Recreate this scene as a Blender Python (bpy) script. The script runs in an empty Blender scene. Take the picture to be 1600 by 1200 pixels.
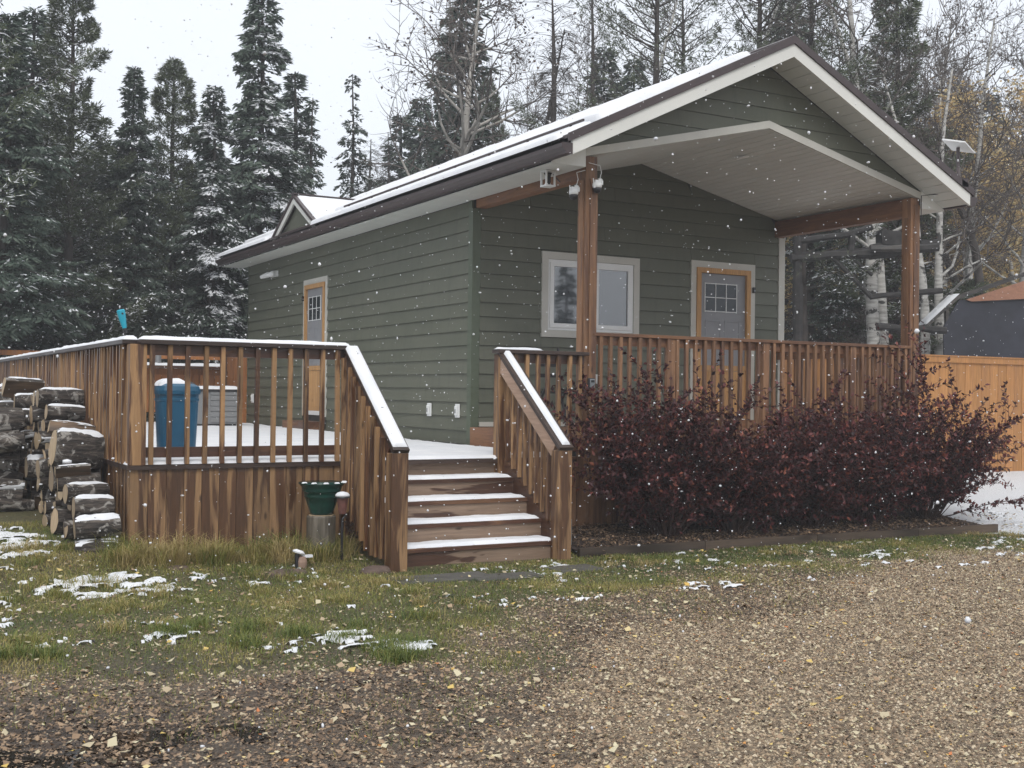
import bpy, math, random
import numpy as np
from mathutils import Matrix, Vector
random.seed(7); R0 = np.random.RandomState(7)
S = bpy.context.scene; COL = S.collection
# ---------------------------------------------------------------- camera
CP = np.array([-6.572, -12.717, 1.523]); YAW, PIT, ROL = [math.radians(a) for a in (29.297, .4, .696)]; FPX = 1837.07
fw = np.array([math.sin(YAW)*math.cos(PIT), math.cos(YAW)*math.cos(PIT), math.sin(PIT)])
rt = np.array([math.cos(YAW), -math.sin(YAW), 0.]); up = np.cross(rt, fw)
rt, up = math.cos(ROL)*rt+math.sin(ROL)*up, -math.sin(ROL)*rt+math.cos(ROL)*up
cd = bpy.data.cameras.new('camera'); cam = bpy.data.objects.new('camera', cd); COL.objects.link(cam)
M = Matrix(((rt[0], up[0], -fw[0], CP[0]), (rt[1], up[1], -fw[1], CP[1]), (rt[2], up[2], -fw[2], CP[2]), (0, 0, 0, 1)))
cam.matrix_world = M
cd.sensor_width = 36; cd.lens = FPX/1600*36; cd.clip_start = .05; cd.clip_end = 3000
cd.dof.use_dof = True; cd.dof.focus_distance = 12; cd.dof.aperture_fstop = 16
S.camera = cam
# ---------------------------------------------------------------- overcast sky and soft sun
SUN_EL, SUN_AZ = math.radians(48), math.radians(205)      # azimuth clockwise from +Y
w = bpy.data.worlds.new('World'); S.world = w; w.use_nodes = True
nt = w.node_tree; nt.nodes.clear()
sky = nt.nodes.new('ShaderNodeTexSky'); sky.sky_type = 'NISHITA'; sky.sun_disc = False
sky.sun_elevation = SUN_EL; sky.sun_rotation = SUN_AZ; sky.air_density = 1; sky.dust_density = 5
geo = nt.nodes.new('ShaderNodeNewGeometry'); sep = nt.nodes.new('ShaderNodeSeparateXYZ')
nt.links.new(geo.outputs['Position'], sep.inputs[0])
tc = nt.nodes.new('ShaderNodeTexCoord'); nt.links.new(tc.outputs['Generated'], sep.inputs[0])
rmp = nt.nodes.new('ShaderNodeValToRGB'); nt.links.new(sep.outputs['Z'], rmp.inputs[0])
rmp.color_ramp.elements[0].position = 0.0; rmp.color_ramp.elements[0].color = (.82, .87, .94, 1)
rmp.color_ramp.elements[1].position = 1.0; rmp.color_ramp.elements[1].color = (1, 1, 1, 1)
e = rmp.color_ramp.elements.new(.4); e.color = (.84, .88, .95, 1)
ns = nt.nodes.new('ShaderNodeTexNoise'); ns.inputs['Scale'].default_value = 1.6; ns.inputs['Detail'].default_value = 4
nt.links.new(tc.outputs['Generated'], ns.inputs['Vector'])
mr = nt.nodes.new('ShaderNodeMapRange'); nt.links.new(ns.outputs['Fac'], mr.inputs[0])
mr.inputs[3].default_value = 8.3; mr.inputs[4].default_value = 9.7
vm = nt.nodes.new('ShaderNodeVectorMath'); vm.operation = 'SCALE'
nt.links.new(rmp.outputs['Color'], vm.inputs[0]); nt.links.new(mr.outputs[0], vm.inputs['Scale'])
mx = nt.nodes.new('ShaderNodeMix'); mx.data_type = 'RGBA'; mx.inputs[0].default_value = .93
nt.links.new(sky.outputs[0], mx.inputs[6]); nt.links.new(vm.outputs[0], mx.inputs[7])
bg = nt.nodes.new('ShaderNodeBackground'); bg.inputs[1].default_value = .1
wo = nt.nodes.new('ShaderNodeOutputWorld'); nt.links.new(mx.outputs[2], bg.inputs[0]); nt.links.new(bg.outputs[0], wo.inputs[0])
sl = bpy.data.lights.new('sun', 'SUN'); sl.energy = 1.0; sl.angle = math.radians(25); sl.color = (1, .97, .92)
so = bpy.data.objects.new('sun', sl); COL.objects.link(so)
sd_ = Vector((math.sin(SUN_AZ)*math.cos(SUN_EL), math.cos(SUN_AZ)*math.cos(SUN_EL), math.sin(SUN_EL)))
so.rotation_euler = (-sd_).to_track_quat('-Z', 'Y').to_euler()
S.view_settings.view_transform = 'Standard'; S.view_settings.look = 'None'
S.view_settings.exposure = .5; S.view_settings.gamma = 1; S.view_settings.use_curve_mapping = False
S.cycles.max_bounces = 6; S.cycles.transparent_max_bounces = 8

def un(u, v, **k):                                        # where a sight line meets a plane: used for reading sizes off the photograph
    r = fw+rt*(u-800)/FPX-up*(v-600)/FPX
    for a, i in (('x', 0), ('y', 1), ('z', 2)):
        if a in k: t = (k[a]-CP[i])/r[i]
    if 'd' in k: t = k['d']
    return CP+r*t

# ---------------------------------------------------------------- materials
def mat(name, fn):
    m = bpy.data.materials.new(name); m.use_nodes = True; t = m.node_tree
    b = t.nodes['Principled BSDF']; fn(m, t, b); return m
class N:
    def __init__(s, t): s.t = t
    def n(s, ty, **k):
        o = s.t.nodes.new(ty)
        for a, v in k.items(): setattr(o, a, v)
        return o
    def l(s, a, b): s.t.links.new(a, b)
    def pos(s, scale=(1, 1, 1), rnd=0):
        g = s.n('ShaderNodeNewGeometry'); v = g.outputs['Position']
        if rnd:
            oi = s.n('ShaderNodeObjectInfo'); mu = s.n('ShaderNodeMath', operation='MULTIPLY'); s.l(oi.outputs['Random'], mu.inputs[0]); mu.inputs[1].default_value = rnd
            ad = s.n('ShaderNodeVectorMath', operation='ADD'); s.l(v, ad.inputs[0]); s.l(mu.outputs[0], ad.inputs[1]); v = ad.outputs[0]
        mp = s.n('ShaderNodeMapping'); mp.inputs['Scale'].default_value = scale; s.l(v, mp.inputs[0]); return mp.outputs[0]
    def noise(s, vec, sc, det=4, ro=.55, dist=0):
        o = s.n('ShaderNodeTexNoise'); o.inputs['Scale'].default_value = sc; o.inputs['Detail'].default_value = det
        o.inputs['Roughness'].default_value = ro; o.inputs['Distortion'].default_value = dist; s.l(vec, o.inputs['Vector']); return o.outputs['Fac']
    def ramp(s, f, stops, interp='LINEAR'):
        o = s.n('ShaderNodeValToRGB'); o.color_ramp.interpolation = interp
        e = o.color_ramp.elements
        while len(e) < len(stops): e.new(.5)
        for q, (p, c) in zip(e, stops):
            q.position = p; q.color = (*c, 1) if len(c) == 3 else c
        s.l(f, o.inputs[0]); return o.outputs[0]
    def rng(s, f, a, b, c, d):
        o = s.n('ShaderNodeMapRange'); s.l(f, o.inputs[0])
        for i, v in enumerate((a, b, c, d)): o.inputs[i+1].default_value = v
        return o.outputs[0]
    def mix(s, f, a, b, mode='MIX'):
        o = s.n('ShaderNodeMix', data_type='RGBA', blend_type=mode)
        if isinstance(f, (int, float)): o.inputs[0].default_value = f
        else: s.l(f, o.inputs[0])
        for i, v in ((6, a), (7, b)):
            if isinstance(v, tuple): o.inputs[i].default_value = (*v, 1)
            else: s.l(v, o.inputs[i])
        return o.outputs[2]
    def math(s, op, a, b=None):
        o = s.n('ShaderNodeMath', operation=op)
        for i, v in enumerate((a, b)):
            if v is None: continue
            if isinstance(v, (int, float)): o.inputs[i].default_value = v
            else: s.l(v, o.inputs[i])
        return o.outputs[0]
    def rand(s): return s.n('ShaderNodeObjectInfo').outputs['Random']
    def attr(s, nm): return s.n('ShaderNodeAttribute', attribute_name=nm).outputs['Fac']
    def bump(s, h, b, st=.3, d=.01):
        o = s.n('ShaderNodeBump'); o.inputs['Strength'].default_value = st; o.inputs['Distance'].default_value = d
        s.l(h, o.inputs['Height']); s.l(o.outputs[0], b.inputs['Normal'])
def plain(name, c, rough=.6, metal=0, var=.15, sc=6, bump=.1):
    def f(m, t, b):
        q = N(t); v = q.noise(q.pos(rnd=10), sc, 5)
        q.l(q.mix(q.rng(v, .3, .7, 0, 1), tuple(x*(1-var) for x in c), tuple(min(1, x*(1+var)) for x in c)), b.inputs['Base Color'])
        b.inputs['Roughness'].default_value = rough; b.inputs['Metallic'].default_value = metal
        q.bump(q.noise(q.pos(), sc*12, 3), b, bump, .004)
    return mat(name, f)
def wood(name, dry, wet, axis='Z', amount=.5, edge=.06, rough=.75, patch=1.3, knots=True, objvar=.35, wetlift=None):
    st = {'Z': (1, 1, .09), 'X': (.09, 1, 1), 'Y': (1, .09, 1)}[axis]
    pt = {'Z': (4.6, 4.6, .36), 'X': (.42, 2.6, 2.6), 'Y': (2.6, .42, 2.6)}[axis]
    def f(m, t, b):
        q = N(t)
        g = q.noise(q.pos(st, 30), 45, 6, .65, .4)
        g2 = q.noise(q.pos(st, 30), 9, 4, .6, .8)
        base = q.mix(q.rng(g, .3, .72, 0, 1), tuple(c*.72 for c in dry), tuple(c*1.18 for c in dry))
        base = q.mix(q.rng(g2, .35, .7, 0, .55), base, tuple(c*f_ for c, f_ in zip(dry, (.62, .56, .5))))
        wetc = q.mix(q.rng(g, .3, .7, 0, 1), tuple(c*.7 for c in wet), tuple(c*1.25 for c in wet))
        p = q.noise(q.pos(pt, 7), patch*2.0, 4, .6, .5)
        wm = q.rng(p, 1-amount-edge, 1-amount+edge, 0, 1)
        col = q.mix(wm, base, wetc)
        r = q.rng(q.rand(), 0, 1, 1-objvar, 1+objvar*.6)
        sc = q.n('ShaderNodeVectorMath', operation='SCALE'); q.l(col, sc.inputs[0]); q.l(r, sc.inputs['Scale'])
        col = sc.outputs[0]
        if knots:
            v = q.n('ShaderNodeTexVoronoi'); v.inputs['Scale'].default_value = 1.9
            ks = {'Z': (2.6, 2.6, 1), 'X': (1, 2.6, 2.6), 'Y': (2.6, 1, 2.6)}[axis]
            q.l(q.pos(ks, 19), v.inputs['Vector'])
            col = q.mix(q.rng(v.outputs['Distance'], .03, .09, .8, 0), col, (.035, .017, .008))
        q.l(col, b.inputs['Base Color'])
        q.l(q.rng(wm, 0, 1, rough, .38), b.inputs['Roughness'])
        q.bump(g, b, .35, .003)
    return mat(name, f)
PORCHW = wood('porch_cedar', (.28, .15, .078), (.11, .050, .027), 'Z', .47, .08, objvar=.25)
PORCHX = wood('porch_cedar_x', (.27, .135, .068), (.12, .052, .027), 'X', .45, .12, objvar=.2)
PORCHY = wood('porch_cedar_y', (.28, .14, .070), (.15, .065, .033), 'Y', .45, .12, objvar=.1)
DECKZ = wood('deck_wood', (.36, .21, .098), (.095, .042, .019), 'Z', .50, .04, objvar=.35)
DECKX = wood('deck_wood_x', (.19, .095, .048), (.085, .036, .02), 'X', .58, .05)
DECKY = wood('deck_wood_y', (.2, .1, .05), (.09, .04, .022), 'Y', .55, .05)
SKIRT = wood('skirt_wood', (.32, .19, .092), (.09, .042, .019), 'Z', .52, .04, patch=1.0, objvar=.3)
RISER = wood('riser_wood', (.27, .19, .135), (.075, .036, .022), 'X', .50, .012, patch=.75, objvar=.08)
CAPX = wood('cap_dark_x', (.055, .035, .027), (.035, .02, .015), 'X', .5, .1, rough=.5, knots=False)
CAPY = wood('cap_dark_y', (.055, .035, .027), (.035, .02, .015), 'Y', .5, .1, rough=.5, knots=False)
FENCE = wood('fence_pine', (.52, .25, .082), (.42, .185, .058), 'Z', .4, .15, patch=.6, objvar=.16)
PINE = wood('pine_trim', (.55, .31, .125), (.46, .24, .09), 'Z', .3, .2, objvar=.08)
SCREEN = wood('back_screen', (.42, .17, .05), (.26, .1, .035), 'Z', .45, .15)
GREYW = wood('weathered_pole', (.11, .10, .09), (.03, .028, .026), 'X', .5, .1, objvar=.3)
PLY = wood('plywood', (.42, .21, .13), (.3, .14, .085), 'X', .4, .2, objvar=.1)
def siding(m, t, b):
    q = N(t)
    v = q.noise(q.pos((1, 1, 2.2)), 1.1, 7, .65); gr = q.noise(q.pos((.3, .3, 4)), 55, 4)
    c = q.mix(q.rng(v, .3, .7, 0, 1), (.084, .093, .064), (.116, .122, .086))
    c = q.mix(q.rng(q.rand(), 0, 1, 0, .40), c, (.145, .148, .112))
    st = q.noise(q.pos((3, 3, .7)), 2.4, 6, .65); c = q.mix(q.rng(st, .52, .75, 0, .45), c, (.060, .066, .050))
    q.l(c, b.inputs['Base Color']); b.inputs['Roughness'].default_value = .55; q.bump(gr, b, .25, .002)
SIDING = mat('siding_green', siding)
TRIMG = plain('corner_trim_green', (.086, .106, .070), .5, var=.08)
WALLB = plain('wall_backing', (.05, .05, .045))
WHITE = plain('fascia_white', (.70, .70, .66), .45, var=.04, sc=2, bump=.05)
TRIMW = plain('opening_trim', (.52, .51, .46), .5, var=.06, sc=3)
VINYL = plain('vinyl_white', (.78, .79, .78), .35, var=.02)
CEIL = plain('ceiling_cream', (.66, .68, .64), .5, var=.05, sc=2, bump=.05)
BROWN = plain('gutter_brown', (.055, .038, .038), .4, var=.15)
BLACK = plain('black_metal', (.015, .015, .017), .45)
DOORG = plain('door_slab_grey', (.245, .25, .262), .5, var=.04)
BLUE = plain('bin_blue', (.010, .092, .175), .38, var=.12, sc=4)
TURQ = plain('turquoise_plastic', (.02, .35, .48), .35)
GREENP = plain('green_glaze', (.006, .05, .038), .22, var=.3, sc=9)
REDD = plain('rusty_red', (.15, .06, .048), .6, var=.3, sc=20)
GREYPL = plain('grey_panel', (.22, .225, .23), .5, var=.05)
TARP = plain('dark_mesh_tarp', (.022, .024, .036), .6, var=.4, sc=3, bump=.3)
STONE = plain('brown_stone', (.11, .075, .06), .8, var=.3, sc=14, bump=.6)
SLAB = plain('path_slab', (.075, .07, .062), .7, var=.3, sc=9, bump=.5)
PIPE = plain('galvanised', (.25, .27, .28), .4, .5)
def glassf(m, t, b):
    b.inputs['Base Color'].default_value = (.055, .065, .075, 1); b.inputs['Roughness'].default_value = .03
    b.inputs['IOR'].default_value = 1.9; b.inputs['Specular IOR Level'].default_value = 1.0
GLASS = mat('window_glass', glassf)
def glass2(m, t, b):
    b.inputs['Base Color'].default_value = (.03, .036, .042, 1); b.inputs['Roughness'].default_value = .08
GLASSD = mat('door_glass', glass2)
def snowf(m, t, b):
    q = N(t); n1 = q.noise(q.pos(), 30, 5); n2 = q.noise(q.pos(), 3, 3)
    q.l(q.mix(q.rng(n2, .3, .7, 0, 1), (.70, .72, .76), (.80, .81, .83)), b.inputs['Base Color'])
    b.inputs['Roughness'].default_value = .7; q.bump(n1, b, .5, .012)
SNOW = mat('snow', snowf)
def barkf(m, t, b):
    q = N(t)
    g = q.noise(q.pos((.6, 3, 3), 30), 9, 6, .7, .5); p = q.noise(q.pos((1, 1, 1), 30), 7, 4, .65, 1)
    c = q.ramp(g, [(.32, (.006, .005, .005)), (.5, (.045, .036, .030)), (.72, (.17, .14, .115))])
    c = q.mix(q.rng(p, .53, .60, 0, .8), c, (.36, .34, .31))
    q.l(c, b.inputs['Base Color']); b.inputs['Roughness'].default_value = .85; q.bump(g, b, 1, .02)
BARK = mat('log_bark', barkf)
PALE = wood('pale_board', (.44, .30, .22), (.30, .18, .12), 'Y', .35, .1, objvar=.1)
PBARK = plain('poplar_bark', (.34, .32, .29), .8, var=.35, sc=4, bump=.5)
CUT = wood('log_cut_face', (.52, .40, .26), (.36, .25, .15), 'Z', .4, .2, objvar=.35, knots=False)
def birchf(m, t, b):
    q = N(t)
    g = q.noise(q.pos((1, 1, 6), 20), 3, 5, .6); s2 = q.noise(q.pos((1, 1, 1.6), 20), 2.8, 4, .6, .6)
    c = q.mix(q.rng(g, .35, .65, 0, 1), (.27, .26, .24), (.55, .54, .51))
    c = q.mix(q.rng(s2, .585, .63, 0, .95), c, (.02, .018, .016))
    q.l(c, b.inputs['Base Color']); b.inputs['Roughness'].default_value = .7; q.bump(g, b, .3, .01)
BIRCH = mat('birch_bark', birchf)
TRUNK = plain('dark_bark', (.050, .042, .037), .9, var=.5, sc=5, bump=.8)
TWIG = plain('twig_grey', (.10, .085, .075), .85, var=.4, sc=3)
STUMP = wood('stump_bark', (.19, .165, .13), (.07, .06, .045), 'Z', .45, .1, objvar=0)
SPLITF = wood('split_side', (.24, .16, .10), (.09, .06, .04), 'X', .5, .1, objvar=.3, knots=False)
def leafcol(name, stops, rough=.6, objv=0, trans=0, bumpy=False):
    def f(m, t, b):
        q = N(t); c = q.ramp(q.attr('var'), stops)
        if objv:
            r = q.rng(q.rand(), 0, 1, 1-objv, 1+objv); s_ = q.n('ShaderNodeVectorMath', operation='SCALE'); q.l(c, s_.inputs[0]); q.l(r, s_.inputs['Scale']); c = s_.outputs[0]
        q.l(c, b.inputs['Base Color']); b.inputs['Roughness'].default_value = rough
        b.inputs['Specular IOR Level'].default_value = .35
        if trans:
            tr = q.n('ShaderNodeBsdfTranslucent'); q.l(c, tr.inputs[0]); ms = q.n('ShaderNodeMixShader'); ms.inputs[0].default_value = trans
            q.l(b.outputs[0], ms.inputs[1]); q.l(tr.outputs[0], ms.inputs[2]); q.l(ms.outputs[0], t.nodes['Material Output'].inputs[0])
    return mat(name, f)
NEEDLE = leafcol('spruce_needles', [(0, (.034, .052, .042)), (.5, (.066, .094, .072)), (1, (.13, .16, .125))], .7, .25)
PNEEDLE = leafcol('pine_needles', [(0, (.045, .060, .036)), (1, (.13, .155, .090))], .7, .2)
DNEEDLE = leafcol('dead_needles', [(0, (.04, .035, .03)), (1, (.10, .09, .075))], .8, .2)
YLEAF = leafcol('yellow_leaves', [(0, (.36, .24, .10)), (.5, (.58, .42, .19)), (1, (.62, .55, .32))], .6, .25, .3)
DLEAF = leafcol('dead_leaves', [(0, (.05, .035, .03)), (1, (.14, .10, .08))], .7, 0, .2)
PLEAF = leafcol('burgundy_leaves', [(0, (.020, .008, .010)), (.5, (.070, .019, .022)), (.85, (.15, .038, .038)), (1, (.30, .10, .06))], .5, .1, .12)
GRASS = leafcol('grass_blades', [(0, (.07, .12, .03)), (.4, (.19, .225, .055)), (.7, (.34, .30, .085)), (1, (.46, .36, .17))], .6, 0, .3)
LITTER = leafcol('litter_leaves', [(0, (.035, .026, .020)), (.2, (.12, .08, .052)), (.45, (.27, .18, .11)), (.65, (.37, .26, .165)), (.8, (.46, .39, .26)), (.93, (.62, .56, .38)), (.975, (.60, .42, .10)), (1, (.55, .17, .07))], .55)
PEBBLE = leafcol('gravel_stones', [(0, (.07, .052, .035)), (.4, (.29, .215, .14)), (.8, (.50, .39, .26)), (1, (.64, .55, .41))], .6)
YSMALL = leafcol('weed_leaves', [(0, (.16, .17, .04)), (.6, (.40, .33, .07)), (1, (.35, .16, .06))], .6, 0, .3)

# ---------------------------------------------------------------- mesh helpers
WP = {}
def mkmesh(name, V, F, m=None, var=None, smooth=False):
    """V (n,3) array, F list of (k,j) int arrays"""
    me = bpy.data.meshes.new(name); V = np.asarray(V, np.float32)
    F = [np.asarray(f, np.int32) for f in (F if isinstance(F, list) else [F]) if len(f)]
    me.vertices.add(len(V)); me.vertices.foreach_set('co', V.ravel())
    li = np.concatenate([f.ravel() for f in F]); lt = np.concatenate([np.full(len(f), f.shape[1], np.int32) for f in F])
    ls = np.concatenate([[0], np.cumsum(lt)[:-1]]).astype(np.int32)
    me.loops.add(len(li)); me.loops.foreach_set('vertex_index', li)
    me.polygons.add(len(lt)); me.polygons.foreach_set('loop_start', ls); me.polygons.foreach_set('loop_total', lt)
    if smooth: me.polygons.foreach_set('use_smooth', np.ones(len(lt), bool))
    me.update(calc_edges=True)
    if var is not None:
        a = me.attributes.new('var', 'FLOAT', 'POINT'); a.data.foreach_set('value', np.asarray(var, np.float32))
    if m: me.materials.append(m)
    return me
class MB:
    def __init__(s): s.v = []; s.f = []
    def add(s, V, F):
        o = len(s.v); s.v += [tuple(p) for p in V]; s.f += [tuple(i+o for i in f) for f in F]; return s
    def box(s, a, b):
        x0, y0, z0 = a; x1, y1, z1 = b
        return s.hexa([(x0, y0, z0), (x1, y0, z0), (x1, y1, z0), (x0, y1, z0), (x0, y0, z1), (x1, y0, z1), (x1, y1, z1), (x0, y1, z1)])
    def hexa(s, P): return s.add(P, [(0, 3, 2, 1), (4, 5, 6, 7), (0, 1, 5, 4), (1, 2, 6, 5), (2, 3, 7, 6), (3, 0, 4, 7)])
    def beam(s, a, b, w, h, upv=(0, 0, 1)):
        a = Vector(a); b = Vector(b); d = (b-a).normalized(); sd = d.cross(Vector(upv)).normalized(); u = sd.cross(d)
        P = [p+sd*(w/2*i)+u*(h/2*j) for p in (a, b) for i, j in ((-1, -1), (1, -1), (1, 1), (-1, 1))]
        return s.add(P, [(0, 1, 2, 3), (7, 6, 5, 4), (0, 4, 5, 1), (1, 5, 6, 2), (2, 6, 7, 3), (3, 7, 4, 0)])
    def prism(s, poly, ext):
        """poly: list of 3-D points (planar), ext: extrusion vector"""
        n = len(poly); P = [Vector(p) for p in poly]; E = Vector(ext)
        return s.add(P+[p+E for p in P], [tuple(range(n)), tuple(range(2*n-1, n-1, -1))]+[(i, i+n, (i+1) % n+n, (i+1) % n) for i in range(n)])
    def tube(s, pts, rs, n=8, cap=True):
        pts = [Vector(p) for p in pts]; o = len(s.v)
        if not hasattr(rs, '__len__'): rs = [rs]*len(pts)
        for i, p in enumerate(pts):
            d = (pts[min(i+1, len(pts)-1)]-pts[max(i-1, 0)]).normalized()
            a = d.orthogonal().normalized() if i == 0 else (a-d*a.dot(d)).normalized()
            c = d.cross(a)
            for k in range(n):
                th = 2*math.pi*k/n; s.v.append(tuple(p+(a*math.cos(th)+c*math.sin(th))*rs[i]))
        for i in range(len(pts)-1):
            for k in range(n): s.f.append((o+i*n+k, o+i*n+(k+1) % n, o+(i+1)*n+(k+1) % n, o+(i+1)*n+k))
        if cap: s.f.append(tuple(o+k for k in reversed(range(n)))); s.f.append(tuple(o+(len(pts)-1)*n+k for k in range(n)))
        return s
    def lathe(s, c, prof, n=24, axis=(0, 0, 1)):
        ax = Vector(axis).normalized(); c = Vector(c)
        return s.tube([c+ax*h for r, h in prof], [max(r, 1e-4) for r, h in prof], n)
    def mesh(s, name, m, smooth=False, bevel=0):
        me = bpy.data.meshes.new(name); me.from_pydata(s.v, [], s.f); me.update()
        if smooth: me.polygons.foreach_set('use_smooth', np.ones(len(me.polygons), bool))
        if m: me.materials.append(m)
        return me
def put(name, me, parent=None, at=(0, 0, 0), rot=None, label=None, kind=None, bevel=0):
    """link mesh so that its own coordinates end up offset by 'at' in the world"""
    o = bpy.data.objects.new(name, me); COL.objects.link(o)
    pw = WP.get(parent.name if parent else None, Vector((0, 0, 0)))
    o.location = Vector(at)-pw
    if parent: o.parent = parent
    if rot: o.rotation_euler = rot
    WP[o.name] = Vector(at)
    if label: o['label'] = label
    if kind: o['kind'] = kind
    if bevel:
        bv = o.modifiers.new('b', 'BEVEL'); bv.width = bevel; bv.segments = 2; bv.limit_method = 'ANGLE'
    return o
def thing(name, label, cat, at=(0, 0, 0), group=None):
    o = bpy.data.objects.new(name, None); COL.objects.link(o); o.location = at; o.empty_display_size = .1
    WP[o.name] = Vector(at); return tag(o, label, cat, group)
def tag(o, label, cat, group=None):
    o['label'] = label; o['category'] = cat
    if group: o['group'] = group
    return o
def box(name, a, b, m, parent, bevel=0, **k): return put(name, MB().box(a, b).mesh(name, m), parent, bevel=bevel, **k)
# vectorised value noise
_T = np.random.RandomState(3).rand(256, 256)
def vn(x, y):
    xi = np.floor(x).astype(int); yi = np.floor(y).astype(int); fx = x-xi; fy = y-yi
    fx = fx*fx*(3-2*fx); fy = fy*fy*(3-2*fy)
    g = lambda a, b: _T[a % 256, b % 256]
    return (g(xi, yi)*(1-fx)+g(xi+1, yi)*fx)*(1-fy)+(g(xi, yi+1)*(1-fx)+g(xi+1, yi+1)*fx)*fy
def fbm(x, y, o=4):
    r = 0; a = .5; t = 0
    for i in range(o): r = r+a*vn(x*2**i+i*17.3, y*2**i+i*9.1); t += a; a *= .5
    return r/t
def sheet(name, O, U, V, lu, lv, th, parent, res=.03, edge=.04, ragged=0, seed=0, holes=None, m=None, lump=.35):
    """a layer of snow lying on the rectangle O + u*U + v*V, rounded at its rim"""
    O, U, V = [np.array(q, float) for q in (O, U, V)]; Nn = np.cross(U, V); Nn /= np.linalg.norm(Nn)
    nu = max(3, int(lu/res)+1); nv = max(4, int(lv/res)+1)
    nu = min(nu, 900); u = np.linspace(0, lu, nu); v = np.linspace(0, lv, nv); A, B = np.meshgrid(u, v, indexing='ij')
    P = O+A[..., None]*U+B[..., None]*V
    q = P[..., 0]*.7+P[..., 1]*.9+seed*13; q2 = P[..., 2]*1.1+P[..., 0]*.6-P[..., 1]*.5+seed*7
    d = np.minimum(np.minimum(A, lu-A), np.minimum(B, lv-B))
    if ragged: d = d-ragged*fbm(q*7, q2*7, 3)*1.6+ragged*.2
    h = th*np.sqrt(np.clip(d/edge, 0, 1))*(1-lump+2*lump*fbm(q*4, q2*4, 4))
    if holes is not None: h = h*holes(P[..., 0], P[..., 1])
    Pt = P+h[..., None]*Nn+Nn*.002
    idx = np.arange(nu*nv).reshape(nu, nv)
    Fq = np.stack([idx[:-1, :-1], idx[1:, :-1], idx[1:, 1:], idx[:-1, 1:]], -1).reshape(-1, 4)
    keep = (h > th*.02); kf = keep[:-1, :-1] | keep[1:, :-1] | keep[1:, 1:] | keep[:-1, 1:]
    Fq = Fq[kf.reshape(-1)]
    if len(Fq) == 0: return None
    used = np.unique(Fq); mp = np.zeros(nu*nv, int); mp[used] = np.arange(len(used))
    return put(name, mkmesh(name, Pt.reshape(-1, 3)[used], mp[Fq], m or SNOW, smooth=True), parent)
# ---------------------------------------------------------------- ground
def gz(x, y):
    x = np.asarray(x, float); y = np.asarray(y, float)
    z = np.interp(y, [-300, -30, -6, -3.7, -2.5, 0, 10, 40, 300], [-.2, -.08, 0, 0.0, .11, .30, .50, 1.0, 1.5])
    z = z+.07*np.clip((-3.6-x)/1.0, 0, 1)*np.clip((y+4)/1.2, 0, 1)
    return z+.035*(fbm(x*.9+50, y*.9+50, 3)-.5)*np.clip(1.4-np.hypot(x+1.7, y+3.6), .12, 1)
LX = [-40, -5.85, -4.96, -3.73, -2.33, .43, 3.5, 6, 12, 40]; LY = [-6.3, -6.35, -6.75, -7.05, -6.15, -4.85, -4.75, -5.0, -5.4, -9]
def zones(x, y):
    wob = (fbm(x*1.3+9, y*1.3+4, 4)-.5)
    d = y-np.interp(x, LX, LY)+wob*2.2
    grass = np.clip(d/.9+.5, 0, 1)
    sn = np.clip(((x-4.7)+(y+3.9)*1.4+(fbm(x*1.5, y*1.5, 4)-.5)*3)/.35, 0, 1)*(y > -5)
    sn = np.maximum(sn, np.clip((y-9.3)/2, 0, 1)*np.clip(fbm(x*.5+3, y*.5, 4)*2.5-.7, 0, 1))
    sn = np.maximum(sn, np.clip((-5.3-x)/.4, 0, 1)*np.clip((y+1.2)/1, 0, 1)*np.clip(fbm(x*2+3, y*2, 4)*6-3.1, 0, 1))
    mud = np.clip(1.2-np.hypot((x+5.6)/1.6, (y+7.3)/1.5)+wob, 0, 1)
    mud = np.maximum(mud, np.clip(1-np.hypot((x+1.1)/1.3, (y+6.2)/.45)+wob, 0, 1)*.8)
    soil = np.clip((np.interp(y, [-12, -8.6, -7.3, -6.7, -6.1, -5.4, 0], [-4.6, -4.2, -3.2, -2.4, -1.2, .6, 3])-x+wob*2.2)/.9+.5, 0, 1)
    mud = np.maximum(mud, soil*.75*(1-grass))
    return grass, sn, mud
def gridmesh(xs, ys):
    X, Y = np.meshgrid(xs, ys, indexing='ij'); Z = gz(X, Y); n, k = X.shape
    idx = np.arange(n*k).reshape(n, k)
    F = np.stack([idx[:-1, :-1], idx[1:, :-1], idx[1:, 1:], idx[:-1, 1:]], -1).reshape(-1, 4)
    return np.stack([X, Y, Z], -1).reshape(-1, 3), F
xs = np.concatenate([-np.geomspace(400, 12.5, 16), np.arange(-12, 14, .1), np.geomspace(14.5, 400, 16)])
ys = np.concatenate([-np.geomspace(300, 11.5, 12), np.arange(-11, 6, .1), np.arange(6, 12, .5), np.geomspace(12.5, 400, 20)])
V, F = gridmesh(xs, ys)
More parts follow.
